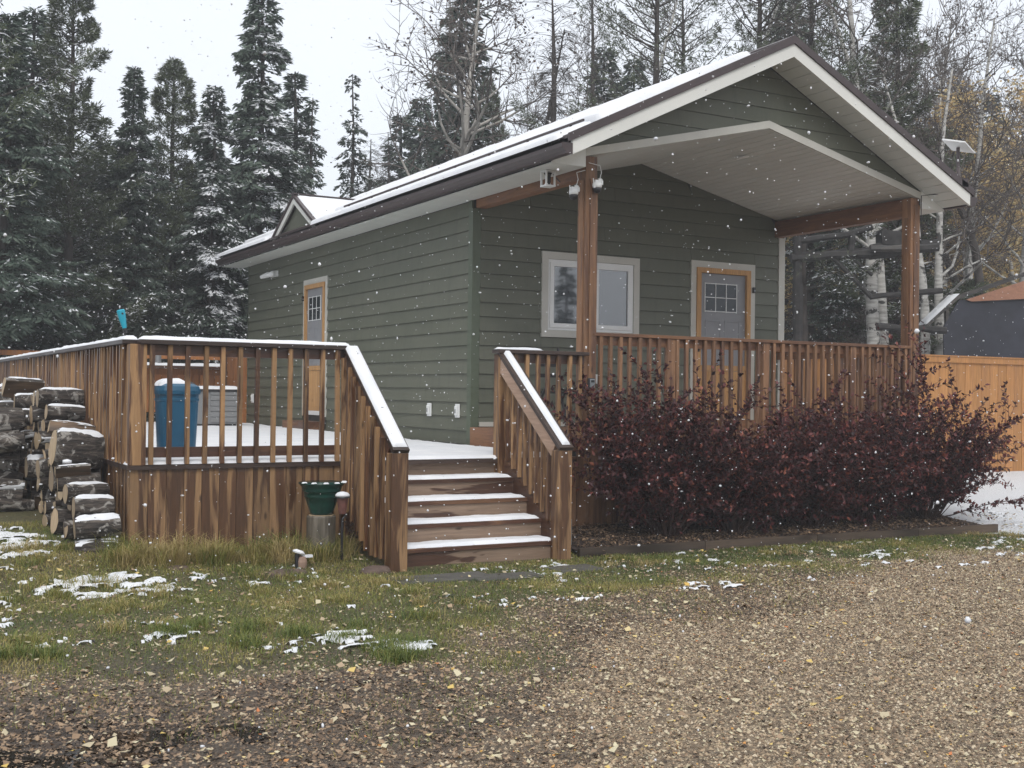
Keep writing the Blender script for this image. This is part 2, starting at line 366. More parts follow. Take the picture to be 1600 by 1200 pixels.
def groundf(m, t, b):
    q = N(t)
    n1 = q.noise(q.pos(), 3.5, 6, .6); n2 = q.noise(q.pos(), 38, 6, .7); n3 = q.noise(q.pos(), 120, 3, .6)
    v = q.n('ShaderNodeTexVoronoi'); v.inputs['Scale'].default_value = 55; q.l(q.pos(), v.inputs['Vector'])
    grav = q.ramp(n2, [(.25, (.06, .042, .027)), (.45, (.18, .13, .08)), (.6, (.33, .245, .155)), (.8, (.50, .39, .26))])
    grav = q.mix(.5, grav, q.ramp(v.outputs['Color'], [(0, (.05, .04, .03)), (.5, (.19, .145, .10)), (1, (.42, .36, .27))]))
    soil = q.ramp(n2, [(.3, (.035, .028, .016)), (.5, (.085, .078, .030)), (.7, (.15, .15, .05))])
    soil = q.mix(q.rng(n1, .4, .65, 0, .7), soil, (.12, .095, .042))
    mud = q.ramp(n2, [(.3, (.020, .014, .010)), (.6, (.065, .047, .034)), (.8, (.13, .10, .07))])
    c = q.mix(q.rng(q.math('ADD', q.attr('grass'), q.rng(n2, .3, .7, -.3, .3)), .3, .7, 0, 1), grav, soil)
    c = q.mix(q.attr('mud'), c, mud)
    sm = q.rng(q.math('ADD', q.attr('snowy'), q.rng(n2, .3, .7, -.35, .35)), .42, .58, 0, 1)
    c = q.mix(sm, c, (.74, .76, .79)); q.l(c, b.inputs['Base Color'])
    q.l(q.rng(q.attr('mud'), 0, 1, .85, .35), b.inputs['Roughness'])
    q.bump(q.math('ADD', n2, q.math('MULTIPLY', v.outputs['Distance'], -1.2)), b, .9, .018)
GROUND = mat('ground', groundf)
me = mkmesh('ground', V, F, GROUND, smooth=True)
g_, s_, m_ = zones(V[:, 0], V[:, 1])
for nm, a in (('grass', g_), ('snowy', s_), ('mud', m_)):
    at = me.attributes.new(nm, 'FLOAT', 'POINT'); at.data.foreach_set('value', a.astype(np.float32))
put('ground', me, kind='structure')

# ---------------------------------------------------------------- the cabin
W, L, XC, PY = 4.97, 9.27, 2.485, -2.465
DZ, FZ = .868, 1.094; LINE = 2.974; EXPO = .1755; WALLTOP = 3.86
SL = .485; RT = 5.50; RB = 5.28; YF, YB = -2.88, 9.80; XO = 2.935
cz = lambda x: 4.56-.237*abs(x-XC)
house = thing('cabin', 'green lap-sided cabin with a snowy gable roof and a covered front porch', 'cabin', (0, 0, .3))
BM = lambda a, b, m, n, par, **k: box(n, a, b, m, par, **k)
def siding_wall(parent, name, tf, smin, smax, zmin, zmax, openings, clip=None, line=LINE, joints=True):
    """lap boards course by course; tf(s, z, out) -> world point"""
    k0 = math.floor((zmin-line)/EXPO)
    k = k0
    while line+k*EXPO < zmax-.01:
        zb = max(line+k*EXPO, zmin); zt = min(line+(k+1)*EXPO, zmax); k += 1
        if zt-zb < .02: continue
        lo = lambda z: smin if not clip else max(smin, clip(z)[0])
        hi = lambda z: smax if not clip else min(smax, clip(z)[1])
        cuts = [(-1e9, 1e9)]
        ops = [o for o in openings if o[2] < zt-.005 and o[3] > zb+.005]
        edges = sorted({-1e9, 1e9, *[o[0] for o in ops], *[o[1] for o in ops]})
        groups = [[]]
        for a, b in zip(edges[:-1], edges[1:]):
            mid = [o for o in ops if o[0] <= a+1e-6 and o[1] >= b-1e-6]
            if not mid: groups[-1].append((a, b, zb, zt)); continue
            o = mid[0]
            if o[3] < zt-.012: groups[-1].append((a, b, o[3], zt))
            elif o[2] > zb+.012: groups[-1].append((a, b, zb, o[2]))
            else: groups.append([])
        runs = []
        for gr in groups:                                 # long runs are butted from boards 3.66 m long
            if len(gr) == 1 and min(gr[0][1], smax)-max(gr[0][0], smin) > 2:
                a, b, z0, z1 = gr[0]; a = max(a, smin); b = min(b, smax); j0 = smin+(k*1.27+.4) % 3.66
                ee = [a]+[j0+3.66*i for i in range(4) if a+.5 < j0+3.66*i < b-.5]+[b]
                runs += [[(p, r_, z0, z1)] for p, r_ in zip(ee[:-1], ee[1:])]
            else: runs.append(gr)
        for gr in runs:
            mb = MB(); n = 0
            for a, b, z0, z1 in gr:
                a0, a1, b0, b1 = max(a, lo(z0)), max(a, lo(z1)), min(b, hi(z0)), min(b, hi(z1))
                if b0-a0 < .01: continue
                if b1-a1 < .005: m_ = (a1+b1)/2; a1, b1 = m_-.003, m_+.003
                f = lambda z: .027-.021*(z-zb)/EXPO
                o0, o1 = f(z0), f(z1)
                e = .0016
                mb.hexa([tf(a0+e, z0, 0), tf(b0-e, z0, 0), tf(b0-e, z0, o0), tf(a0+e, z0, o0), tf(a1+e, z1-.002, 0), tf(b1-e, z1-.002, 0), tf(b1-e, z1-.002, o1), tf(a1+e, z1-.002, o1)]); n += 1
            if n: put('siding_board', mb.mesh('siding_board', SIDING), parent)
DX0, DX1 = 3.32, 4.44; DTOP = 3.345; SY0, SY1 = 5.003, 6.123; DTS = 3.342
WX0, WX1, WZ0, WZ1 = .967, 2.46, 2.226, 3.303
# solid walls behind the boards
wf = put('front_wall', MB().prism([(.01, .012, .35), (W-.01, .012, .35), (W-.01, .012, 3.99), (XC, .012, 4.575), (.01, .012, 3.99)], (0, .108, 0)).mesh('front_wall', WALLB), house)
ws = BM((.012, .125, .35), (.12, L, WALLTOP), WALLB, 'side_wall', house)
wr = BM((W-.12, .125, .35), (W-.012, L, WALLTOP), WALLB, 'side_wall', house)
wb = BM((.125, L-.12, .35), (W-.125, L-.01, WALLTOP), SIDING, 'rear_wall', house)
siding_wall(wf, 'f', lambda s, z, o: (s, .012-o, z), .095, W-.095, 1.12, 4.56, [(DX0, DX1, 1.0, DTOP), (WX0, WX1, WZ0, WZ1)],
            clip=lambda z: ((XC-(4.56-z)/.237), (XC+(4.56-z)/.237)) if z > 3.95 else (-9, 99))
siding_wall(ws, 's', lambda s, z, o: (.012-o, s, z), .095, L-.005, .88, WALLTOP, [(SY0, SY1, .9, DTS)])
siding_wall(wr, 'r', lambda s, z, o: (W-.012+o, s, z), .095, L-.005, .60, WALLTOP, [])
box('corner_board', (-.018, -.016, .84), (.092, .012, 3.76), TRIMG, wf)
box('corner_board', (-.018, .0125, .84), (.012, .092, 3.857), TRIMG, ws)
box('corner_board', (W-.092, -.016, 1.1), (W+.018, .012, 3.76), TRIMW, wf)
box('corner_board', (-.018, L-.0045, .84), (.012, L+.015, 3.857), TRIMG, ws)
box('base_flashing', (.10, -.03, 1.1), (DX0-.01, .010, 1.155), TRIMW, wf)
# front window: trim, vinyl frame, two sashes, panes
def framebox(name, tf, s0, s1, z0, z1, wd, o0, o1, m, parent, sides='LRTB'):
    pcs = dict(L=(s0, s0+wd, z0, z1), R=(s1-wd, s1, z0, z1), T=(s0+wd, s1-wd, z1-wd, z1), B=(s0+wd, s1-wd, z0, z0+wd))
    mb = MB()
    for k in sides:
        a, b, c, d = pcs[k]
        if k in 'LR' and 'B' not in sides: c = z0
        mb.hexa([tf(a, c, o0), tf(b, c, o0), tf(b, c, o1), tf(a, c, o1), tf(a, d, o0), tf(b, d, o0), tf(b, d, o1), tf(a, d, o1)])
    return put(name, mb.mesh(name, m), parent)
tf = lambda s, z, o: (s, .012-o, z)
ts = lambda s, z, o: (.012-o, s, z)
def slab(name, t_, s0, s1, z0, z1, o0, o1, m, parent, **k):
    return put(name, MB().hexa([t_(s0, z0, o0), t_(s1, z0, o0), t_(s1, z0, o1), t_(s0, z0, o1), t_(s0, z1, o0), t_(s1, z1, o0), t_(s1, z1, o1), t_(s0, z1, o1)]).mesh(name, m), parent, **k)
win = framebox('window', tf, WX0+.092, WX1-.092, WZ0+.092, WZ1-.092, .03, .002, .022, VINYL, house)
framebox('trim', tf, WX0, WX1, WZ0, WZ1, .09, .0, .038, TRIMW, win)
for a, b in ((WX0+.123, 1.685), (1.765, WX1-.123)):
    framebox('sash', tf, a, b, WZ0+.123, WZ1-.123, .055, .002, .034, VINYL, win)
    slab('pane', tf, a+.056, b-.056, WZ0+.18, WZ1-.18, .004, .012, GLASS, win)
slab('mullion', tf, 1.687, 1.763, WZ0+.123, WZ1-.123, .002, .026, VINYL, win)
def door(name, t_, s0, s1, zt, z0, flip, label):
    d = framebox(name, t_, s0+.09, s1-.09, z0, zt-.09, .07, .004, .050, PINE, house, 'LRT'); d['label'] = label
    framebox('trim', t_, s0, s1, z0, zt, .088, .0, .030, TRIMW, d, 'LRT')
    a, b = s0+.163, s1-.163
    slab('door_slab', t_, a, b, z0+.02, zt-.163, .0, .012, DOORG, d)
    w0 = a+(b-a)*.1; w1 = b-(b-a)*.2; zu = zt-.30; zl = zu-.38
    if flip: w0, w1 = a+(b-a)*.2, b-(b-a)*.1
    slab('pane', t_, w0, w1, zl, zu, .0125, .018, GLASSD, d)
    gm = MB()
    for i in range(4):
        x = w0+(w1-w0)*i/3; gm.hexa([t_(x+dx, z, o) for z in (zl-.01, zu+.01) for dx, o in ((-.005, .0125), (.005, .0125), (.005, .024), (-.005, .024))])
    for i in range(3):
        z = zl+(zu-zl)*i/2; gm.hexa([t_(x, z+dz, o) for dz in (-.005, .005) for x, o in ((w0, .0125), (w1, .0125), (w1, .0235), (w0, .0235))])
    put('glazing_bars', gm.mesh('glazing_bars', VINYL), d)
    for i in range(2):
        x0 = a+(b-a)*(.12+.42*i); framebox('raised_panel', t_, x0, x0+(b-a)*.34, z0+.90, zl-.12, .018, .0125, .017, DOORG, d)
    # lower part of the pine storm door: tongue and groove panel between rails
    zp = z0+.82
    for i in range(6):
        x0 = a+(b-a)*i/6; slab('panel_board', t_, x0+.002, x0+(b-a)/6-.002, z0+.09, zp-.08, .018, .03, PINE, d)
    slab('storm_rail', t_, a, b, zp-.075, zp, .018, .036, PINE, d); slab('storm_rail', t_, a, b, z0+.02, z0+.088, .018, .036, VINYL, d)
    hb = MB(); hx = s0+.105 if not flip else s1-.105
    hb.hexa([t_(hx+dx, z, o) for z in (z0+1.0, z0+1.09) for dx, o in ((-.016, .0505), (.016, .0505), (.016, .07), (-.016, .07))])
    hb.hexa([t_(hx+dx, z, o) for z in (z0+1.035, z0+1.055) for dx, o in ((-.014, .0705), (.10, .0705), (.10, .09), (-.014, .09))])
    put('handle', hb.mesh('handle', BLACK), d)
    return d
door('front_door', tf, DX0, DX1, DTOP, FZ+.01, False, 'grey front door behind a pine storm door under the porch')
door('side_door', ts, SY0, SY1, DTS, FZ+.0, True, 'narrow-looking grey side door in a pine frame on the long wall')
# roof: metal deck, white fascia, soffits, ceiling
def vee(z_lo, z_hi, y0, y1, m, name, parent, xo=XO, xi=0):
    mb = MB()
    for sg in (-1, 1):
        P = [(XC, y0, z_lo), (XC+sg*xo, y0, z_lo-SL*xo), (XC+sg*xo, y0, z_hi-SL*xo), (XC, y0, z_hi)]
        mb.prism(P if sg < 0 else P[::-1], (0, y1-y0, 0))
    return put(name, mb.mesh(name, m), parent)
roof = vee(RT-.035, RT, YF+.01, YB, BROWN, 'roof', house)
vee(RB+.145, RT+.012, YF-.02, YF+.008, BROWN, 'rake_trim', roof)
vee(RB, RB+.142, YF, YF+.03, WHITE, 'rake_fascia', roof, xo=2.885)
vee(RB, RT-.03, YB-.04, YB-.01, WHITE, 'rake_fascia', roof, xo=2.885)
vee(RB+.03, RT-.037, -2.44, YB-.05, WALLB, 'rafter_core', roof, xo=2.86)
mb = MB()
for i in range(22):                                       # standing ribs of the metal roof, mostly under snow
    for sg in (-1,):
        y = -2.6+i*.58
ridge = MB()
for sg in (-1, 1):
    P = [(XC, YF-.01, RT+.002), (XC+sg*.16, YF-.01, RT+.002-SL*.16), (XC+sg*.16, YF-.01, RT+.018-SL*.16), (XC, YF-.01, RT+.022)]
    ridge.prism(P if sg < 0 else P[::-1], (0, YB-YF, 0))
put('ridge_cap', ridge.mesh('ridge_cap', BROWN), roof)
# rake soffit panels, each about 15 cm
for sg in (-1, 1):
    n = 20
    for i in range(n):
        a = .0+2.86*i/n; b = 2.86*(i+1)/n-.010
        P = [(XC+sg*a, YF+.032, RB-SL*a), (XC+sg*b, YF+.032, RB-SL*b), (XC+sg*b, YF+.032, RB-SL*b+.012), (XC+sg*a, YF+.032, RB-SL*a+.012)]
        put('soffit_panel', MB().prism(P if sg < 0 else P[::-1], (0, PY-YF-.034, 0)).mesh('soffit_panel', CEIL), roof)
# porch gable wall above the trim band
gab = MB()
for sg in (-1, 1):
    P = [(XC, PY+.03, 4.60), (XC+sg*2.46, PY+.03, 4.60-.237*2.46), (XC+sg*2.46, PY+.03, RB-SL*2.46-.004), (XC, PY+.03, RB-.004)]
    gab.prism(P if sg > 0 else P[::-1], (0, .05, 0))
gw = put('porch_gable', gab.mesh('porch_gable', WALLB), house)
k = 0
while True:
    zb = 4.098+EXPO*k*1.0; zt = zb+EXPO; k += 1
    if zb > RB-.03: break
    e = lambda z: min(2.45, (RB-z)/SL); inn = lambda z: max(0, (4.648-z)/.237)
    if zt <= 4.64:
        for sg in (-1, 1):
            a0, a1, b0, b1 = inn(zb), inn(zt), e(zb), e(zt)
            if b1-a1 < .02: continue
            mbb = MB(); PP = [(XC+sg*a0, zb, 0), (XC+sg*b0, zb, 0), (XC+sg*b0, zb, .02), (XC+sg*a0, zb, .02), (XC+sg*a1, zt-.002, 0), (XC+sg*b1, zt-.002, 0), (XC+sg*b1, zt-.002, .008), (XC+sg*a1, zt-.002, .008)]
            put('siding_board', mbb.hexa([(p[0], PY+.029-p[2], p[1]) for p in PP]).mesh('siding_board', SIDING), gw)
    else:
        b0, b1 = e(zb), max(.004, e(zt)) if zt < RB else .004; zt = min(zt, RB-.004)
        if zb < 4.648:
            i0 = inn(zb)
            for sg in (-1, 1):
                PP = [(XC+sg*i0, zb), (XC+sg*b0, zb), (XC+sg*b1, zt-.002), (XC+sg*.0005, zt-.002), (XC+sg*.0005, 4.649)]
                put('siding_board', MB().prism([(p[0], PY+.029-.020+.012*(p[1]-zb)/EXPO, p[1]) for p in (PP if sg > 0 else PP[::-1])], (0, .008, 0)).mesh('siding_board', SIDING), gw)
        else:
            PP = [(XC-b0, zb, 0), (XC+b0, zb, 0), (XC+b0, zb, .02), (XC-b0, zb, .02), (XC-b1, zt-.002, 0), (XC+b1, zt-.002, 0), (XC+b1, zt-.002, .008), (XC-b1, zt-.002, .008)]
            put('siding_board', MB().hexa([(p[0], PY+.029-p[2], p[1]) for p in PP]).mesh('siding_board', SIDING), gw)
band = MB()
for sg in (-1, 1):
    P = [(XC, PY-.022, 4.562), (XC+sg*2.47, PY-.022, 4.562-.237*2.47), (XC+sg*2.47, PY-.022, 4.648-.237*2.47), (XC, PY-.022, 4.648)]
    band.prism(P if sg > 0 else P[::-1], (0, .028, 0))
put('gable_trim', band.mesh('gable_trim', TRIMW), gw)
for sg in (-1, 1):                                        # white boxed returns where the rake meets the eaves
    x0, x1 = XC+sg*2.472, XC+sg*2.88
    P = [(x0, PY-.02, 3.864), (x1, PY-.02, 3.864), (x1, PY-.02, RB-SL*2.88), (x0, PY-.02, RB-SL*2.472-.002)]
    put('eave_return', MB().prism(P if sg > 0 else P[::-1], (0, .02, 0)).mesh('eave_return', WHITE), gw)
    for j in range(41):                                   # level soffit under the eaves
        ya = PY+.302*j; yb_ = min(ya+.298, YB-.045)
        box('soffit_panel', (min(x0, x1)+.002 if sg < 0 else x0+.0, ya, 3.862), (max(x0, x1) if sg > 0 else x0, yb_, 3.874), CEIL, roof)
    g0 = XC+sg*2.886; g1 = XC+sg*3.0                       # gutter
    prof = [(g0, 3.885), (g0+sg*.07, 3.885), (g0+sg*.082, 3.915), (g0+sg*.118, 3.945), (g0+sg*.122, 3.985), (g0+sg*.108, 3.985), (g0+sg*.106, 3.955), (g0+sg*.07, 3.925), (g0+sg*.064, 3.895), (g0+sg*.004, 3.895), (g0+sg*.004, 3.99), (g0, 3.99)]
    P = [(x, YF+.005, z) for x, z in prof]
    gu = put('gutter', MB().prism(P if sg < 0 else P[::-1], (0, YB-YF-.03, 0)).mesh('gutter', BROWN), roof)
    P = [(x, YF-.006, z) for x, z in [(g0-sg*.002, 3.883), (g0+sg*.072, 3.883), (g0+sg*.084, 3.913), (g0+sg*.12, 3.943), (g0+sg*.124, 3.99), (g0-sg*.002, 3.992)]]
    put('end_cap', MB().prism(P if sg < 0 else P[::-1], (0, .01, 0)).mesh('end_cap', BROWN), gu)
n = 48
ceil = MB().prism([(0, PY, 4.60-.237*XC), (XC, PY, 4.60), (W, PY, 4.60-.237*XC), (W, PY, 4.63-.237*XC), (XC, PY, 4.63), (0, PY, 4.63-.237*XC)][::-1], (0, -PY-.002, 0))
ce = put('porch_ceiling', ceil.mesh('porch_ceiling', WALLB), house)
for i in range(n):                                        # tongue and groove ceiling boards
    a = W*i/n+.0055; b = W*(i+1)/n-.0055
    if a < XC < b: pts = [(a, PY+.008, cz(a)), (XC, PY+.008, cz(XC)), (b, PY+.008, cz(b)), (b, PY+.008, cz(b)+.036), (XC, PY+.008, cz(XC)+.036), (a, PY+.008, cz(a)+.036)]
    else: pts = [(a, PY+.008, cz(a)), (b, PY+.008, cz(b)), (b, PY+.008, cz(b)+.036), (a, PY+.008, cz(a)+.036)]
    put('ceiling_board', MB().prism(pts[::-1], (0, -PY-.012, 0)).mesh('ceiling_board', CEIL), ce)
put('recessed_light', MB().lathe((2.95, -1.5, cz(2.95)-.012), [(.085, 0), (.09, .004), (.09, .02)], 24, (-.23, 0, 1)).mesh('recessed_light', VINYL), ce)
# beams and posts
for x0 in (.03, 4.80):
    box('porch_beam', (x0+.001, PY+.142, 3.762), (x0+.139, -.002, 3.985), PORCHY, house, bevel=.004)
    p = box('porch_post', (x0, PY, .95), (x0+.14, PY+.14, 3.985), PORCHW, house, bevel=.004)
    if x0 < 1: p['label'] = 'left porch post carrying the white cameras'
    box('post_strip', (x0+.05, PY-.014, 1.12), (x0+.1405, PY-.001, 3.75 if x0 < 1 else 3.90), PORCHW, p)
    box('post_strip', (x0-.013, PY+.03, 1.12), (x0-.001, PY+.13, 3.74), PORCHW, p)
# little dormer gable over the side door
dc, dw = 5.563, 1.12; dz0, dz1 = 4.03, 4.66
dm = MB().prism([(-.32, dc-dw+.1, 4.02), (-.32, dc+dw-.1, 4.02), (-.32, dc, dz1-.12)][::-1], (.6, 0, 0))
dor = put('dormer', dm.mesh('dormer', SIDING), house)
for sg in (-1, 1):
    for nm, m_, lo_, hi_, xa, xb in (('dormer_fascia', WHITE, -.135, -.035, -.40, -.37), ('dormer_trim', BROWN, -.034, .018, -.42, -.37)):
        P = [(xa, dc, dz1+lo_), (xa, dc+sg*dw, dz0+lo_+.02), (xa, dc+sg*dw, dz0+hi_+.02), (xa, dc, dz1+hi_)]
        put(nm, MB().prism(P if sg < 0 else P[::-1], (xb-xa, 0, 0)).mesh(nm, m_), dor)
    P = [(-.37, dc, dz1-.02), (-.37, dc+sg*dw, dz0), (-.37, dc+sg*dw, dz0+.03), (-.37, dc, dz1+.012)]
    put('dormer_roof', MB().prism(P if sg < 0 else P[::-1], (1.3, 0, 0)).mesh('dormer_roof', BROWN), dor)
box('dormer_ridge', (-.43, dc-.05, dz1+.013), (1.0, dc+.05, dz1+.03), BROWN, dor)
# roof snow: an upper sheet that has slid a little over a lower one
sn = math.hypot(1, SL); Vv = np.array([1, 0, SL])/sn
def notdormer(X, Y): return np.where(np.abs(Y-dc) < (dw+.02)*np.clip(1-(X+.45)/1.45, 0, 1), 0., 1.)
O1 = np.array([XC-XO-.075, YF+.10, RT-SL*(XO+.075)-.012])
ss = sheet('roof_snow', O1, Vv, (0, 1, 0), .50, YB-YF-.12, .05, roof, .03, .05, 0, 1, notdormer, lump=.12)
sg_ = O1+Vv*.53
put('snow_line_bar', MB().beam(tuple(sg_+np.array([0, .25, .075])), tuple(sg_+np.array([0, 7.0, .072])), .02, .022).mesh('snow_line_bar', BROWN), roof)  # thin brown bar built in as the dark line between the two snow sheets
for i_ in range(8): put('bar_bracket', MB().beam(tuple(sg_+np.array([0, .5+i_*.9, 0])), tuple(sg_+np.array([0, .5+i_*.9, .07])), .02, .02, (0, 1, 0)).mesh('bar_bracket', BROWN), roof)
O2 = O1+Vv*.60+np.array([0, .05, .0])
s2 = sheet('roof_snow', O2, Vv, (0, 1, 0), 2.25, YB-YF-.2, .08, roof, .04, .05, .006, 2, notdormer, lump=.14)
Vr = np.array([1, 0, -SL])/sn
sheet('roof_snow', np.array([XC+.5, YF+.12, RT-SL*.5+.002]), Vr, (0, 1, 0), 2.7, YB-YF-.2, .03, roof, .06, .05, .02, 3)
for sg in (-1, 1):
    hh = np.array([0, sg*dw, dz0-dz1]); ln = np.linalg.norm(hh); hh = hh/ln
    O = np.array([-.36, dc, dz1+.014])+hh*.07
    if sg > 0: sheet('dormer_snow', O, (1, 0, 0), hh, .9, ln-.12, .035, dor, .03, .04, .02, 4)
    else: sheet('dormer_snow', O, hh, (1, 0, 0), ln-.12, 1.15, .035, dor, .03, .04, .02, 5)
for s_o in (house,): pass
# ---------------------------------------------------------------- decks, stairs and railings
XL, YD0, YBK = -4.50, -2.465, 9.45; RTZ = 1.93
deck = thing('deck', 'snow-covered brown timber deck wrapping the long side of the cabin', 'deck', (-2.3, 0, .15))
BW = .14
i = 0; y = YD0
while y < YBK-.01:                                        # deck boards under the snow
    y1 = min(y+BW, YBK); box('deck_board', (XL, y+.002, DZ-.036), (-.035, y1-.002, DZ-.001), DECKX, deck); y = y1
box('deck_frame', (XL+.02, YD0+.05, .55), (-.06, YBK-.03, DZ-.04), WALLB, deck)
# skirt boards
x = XL-.02
def skirt(name, par, along, s0, s1, c, zt, m, sgn=-1, w=.152, gap=.004):
    s = s0
    while s < s1-.02:
        e = min(s+w, s1); gx, gy = ((s+e)/2, c) if along == 'x' else (c, (s+e)/2)
        zb = float(gz(gx, gy))-.05; off = R0.uniform(0, .004)
        if along == 'x': a, b = (s+gap/2, c-off-.018, zb), (e-gap/2, c-off, zt)
        else: a, b = (c-off-.018, s+gap/2, zb), (c-off, e-gap/2, zt)
        box(name, a, b, m, par); s = e
skirt('skirt_board', deck, 'x', XL-.02, -2.62, YD0-.004, DZ-.042, SKIRT)
skirt('skirt_board', deck, 'y', YD0+.0, YBK, XL-.004, DZ-.042, SKIRT)
box('edge_board', (XL-.05, YD0-.05, DZ-.04), (-.96, YD0-.001, DZ-.003), CAPX, deck)
box('edge_board', (XL-.05, YD0, DZ-.04), (XL-.002, YBK, DZ-.003), CAPY, deck)
def nearwall(X, Y): return np.clip((-.16-X)/.12+(fbm(X*5, Y*5, 3)-.5)*1.6, 0, 1)
sheet('deck_snow', (XL+.02, YD0-.035, DZ), (1, 0, 0), (0, 1, 0), 4.44, YBK-YD0-.05, .03, deck, .04, .04, .01, 6, nearwall)
sheet('edge_snow', (XL-.045, YD0-.0, DZ-.001), (1, 0, 0), (0, 1, 0), .06, YBK-YD0-.1, .022, deck, .015, .015, .008, 7)
box('rim_board', (-.03, -2.3, DZ), (-.002, -.03, FZ-.002), PORCHY, deck)
box('door_step', (-.36, 5.05, DZ+.0), (-.03, 6.1, DZ+.15), DECKY, deck)

stairs = thing('stairs', 'five-step timber stairs with snow on each tread and railings on both sides', 'stairs', (-1.7, -3.0, 0))
SX0, SX1, RS, TR = -2.46, -.935, .174, .27
for k in range(5):
    zt = DZ-RS*k; yn = YD0-TR*k
    if k:
        box('tread', (SX0, yn-.0, zt-.036), (SX1, yn+.135, zt), DECKX, stairs, bevel=.003)
        box('tread', (SX0, yn+.139, zt-.036), (SX1, yn+TR+.018, zt), DECKX, stairs)
        sheet('tread_snow', (SX0+.005, yn+.012, zt), (1, 0, 0), (0, 1, 0), SX1-SX0-.02, TR-.0, .028, stairs, .012, .03, .018, 10+k)
    box('riser', (SX0, yn+.02, max(zt-RS+.001, -.03)), (SX1, yn+.045, zt-.037), RISER, stairs)
zs = lambda y: DZ+(y-YD0)*RS/TR                           # slope of the flight
for x0 in (SX0-.042, SX1+.001):
    P = [(x0, YD0+.0, zs(YD0)+.05), (x0, YD0-1.12, zs(YD0-1.12)+.05), (x0, YD0-1.12, zs(YD0-1.12)-.16), (x0, YD0, zs(YD0)-.26)]
    put('stringer', MB().prism(P, (.04, 0, 0)).mesh('stringer', DECKY), stairs)
NY0, NY1 = -3.665, -3.53
for x0, x1 in ((-2.632, -2.480), (-.995, -.855)):
    nb = box('newel_post', (x0, NY0, -.05), (x1, NY1, 1.0), SKIRT, stairs, bevel=.005)
box('newel_post', (-2.60, YD0-.066, .06), (-2.50, YD0+.05, 1.89), DECKZ, stairs, bevel=.004)
box('newel_post', (-1.0, YD0-.066, .55), (-.90, YD0+.05, 1.90), DECKZ, stairs, bevel=.004)
ra = (YD0-.03, 1.915); rb = (NY0-.01, 1.015); sl_ = (rb[1]-ra[1])/(rb[0]-ra[0])
zr_ = lambda y: ra[1]+(y-ra[0])*sl_
bal = MB().box((-.019, -.019, 0), (.019, .019, 1)).mesh('baluster', DECKZ)
def baluster(par, x, y, z0, z1, m=None):
    b = put('baluster', m or bal, par, (x, y, z0)); b.scale = (1, 1, z1-z0); b.rotation_euler = (R0.normal(0, .003), R0.normal(0, .004), 0); return b
for side, xc in (('l', -2.555), ('r', -.925)):
    a, b = (xc, ra[0], ra[1]), (xc, rb[0], rb[1])
    put('sloped_cap', MB().beam(a, b, .15, .036).mesh('sloped_cap', CAPY), stairs)
    U = np.array([0, rb[0]-ra[0], rb[1]-ra[1]]); ln = np.linalg.norm(U); U /= ln
    wd = .135 if side == 'l' else .085
    sheet('rail_snow', np.array([xc-(.068 if side == 'l' else .035), ra[0], ra[1]])+np.array([0, -sl_, 1])/math.hypot(1, sl_)*-.0+np.array([0, 0, .024])+U*.02, U, (1, 0, 0), ln-.04, wd, .026, stairs, .014, .025, .004, 20)
    put('sloped_rail', MB().beam((xc-.05, ra[0]-.02, ra[1]-.105), (xc-.05, rb[0]+.12, rb[1]-.105+(.12*sl_)), .034, .135).mesh('sloped_rail', PALE if side == 'r' else DECKY), stairs)
    for j in range(9 if side == 'l' else 8):
        y = YD0-.12-j*.113
        if y < NY1+.03: break
        zb = zs(y)-(.30 if side == 'l' else -.055)
        baluster(stairs, xc-(.09 if side == 'l' else -.0), y, max(zb, .10), zr_(y)-.03)
for j in range(8):                                        # dark boards closing the left side of the flight
    y1 = YD0-.06-.135*j; box('side_board', (-2.50, y1-.131, float(gz(-2.5, y1))-.03), (-2.482, y1, zs(y1-.13)-.02), DECKZ, stairs)

def railing(name, label, along, s0, s1, c, z0, zt, posts, step, cap=True, snow=.032, out=-1, capm=None, balm=None, subm=None, pm=None, capw=.14, lowz=None, pw=.09, side_snow=True):
    cx, cy = ((s0+s1)/2, c) if along == 'x' else (c, (s0+s1)/2)
    t = thing('railing', label, 'railing', (cx, cy, z0))
    P = lambda s, o, z: (s, c+o, z) if along == 'x' else (c+o, s, z)
    def bx(n, sa, sb, oa, ob, za, zb, m, **k):
        a, b = P(sa, oa, za), P(sb, ob, zb); lo = tuple(map(min, a, b)); hi = tuple(map(max, a, b)); return box(n, lo, hi, m, t, **k)
    bx('cap_rail', s0-.03, s1+.03, -capw/2+out*.01, capw/2+out*.01, zt-.036, zt, capm, bevel=.004)
    bx('top_rail', s0, s1, -.019, .019, zt-.128, zt-.037, subm)
    lz = lowz or z0+.06
    bx('bottom_rail', s0, s1, -.019, .019, lz, lz+.088, subm)
    for p in posts: bx('post', p-pw/2, p+pw/2, -.045, .045, z0-.01, zt-.0365, pm, bevel=.004)
    if snow:
        if along == 'x': sheet('rail_snow', P(s0-.03, -capw/2+out*.01+.004, zt+.001), (1, 0, 0), (0, 1, 0), s1-s0+.06, capw-.008, snow, t, .018, .03, .010, s0)
        else: sheet('rail_snow', P(s0-.03, -capw/2+out*.01+.004, zt+.001), (1, 0, 0), (0, 1, 0), capw-.008, s1-s0+.06, snow, t, .018, .03, .010, s0)
    n = int((s1-s0)/step); st = (s1-s0)/n
    for k in range(n):
        s = s0+st*(k+.5)
        if any(abs(s-p) < pw/2+.01 for p in posts): continue
        q = P(s, out*.039, 0); baluster(t, q[0], q[1], z0+.002, zt-.038, balm)
    return t
rf = railing('r', 'snow-capped deck railing between the corner post and the stairs', 'x', XL+.07, -2.60, YD0+.0, DZ, RTZ, [], .1445, capm=CAPX, subm=DECKX, pm=DECKZ)
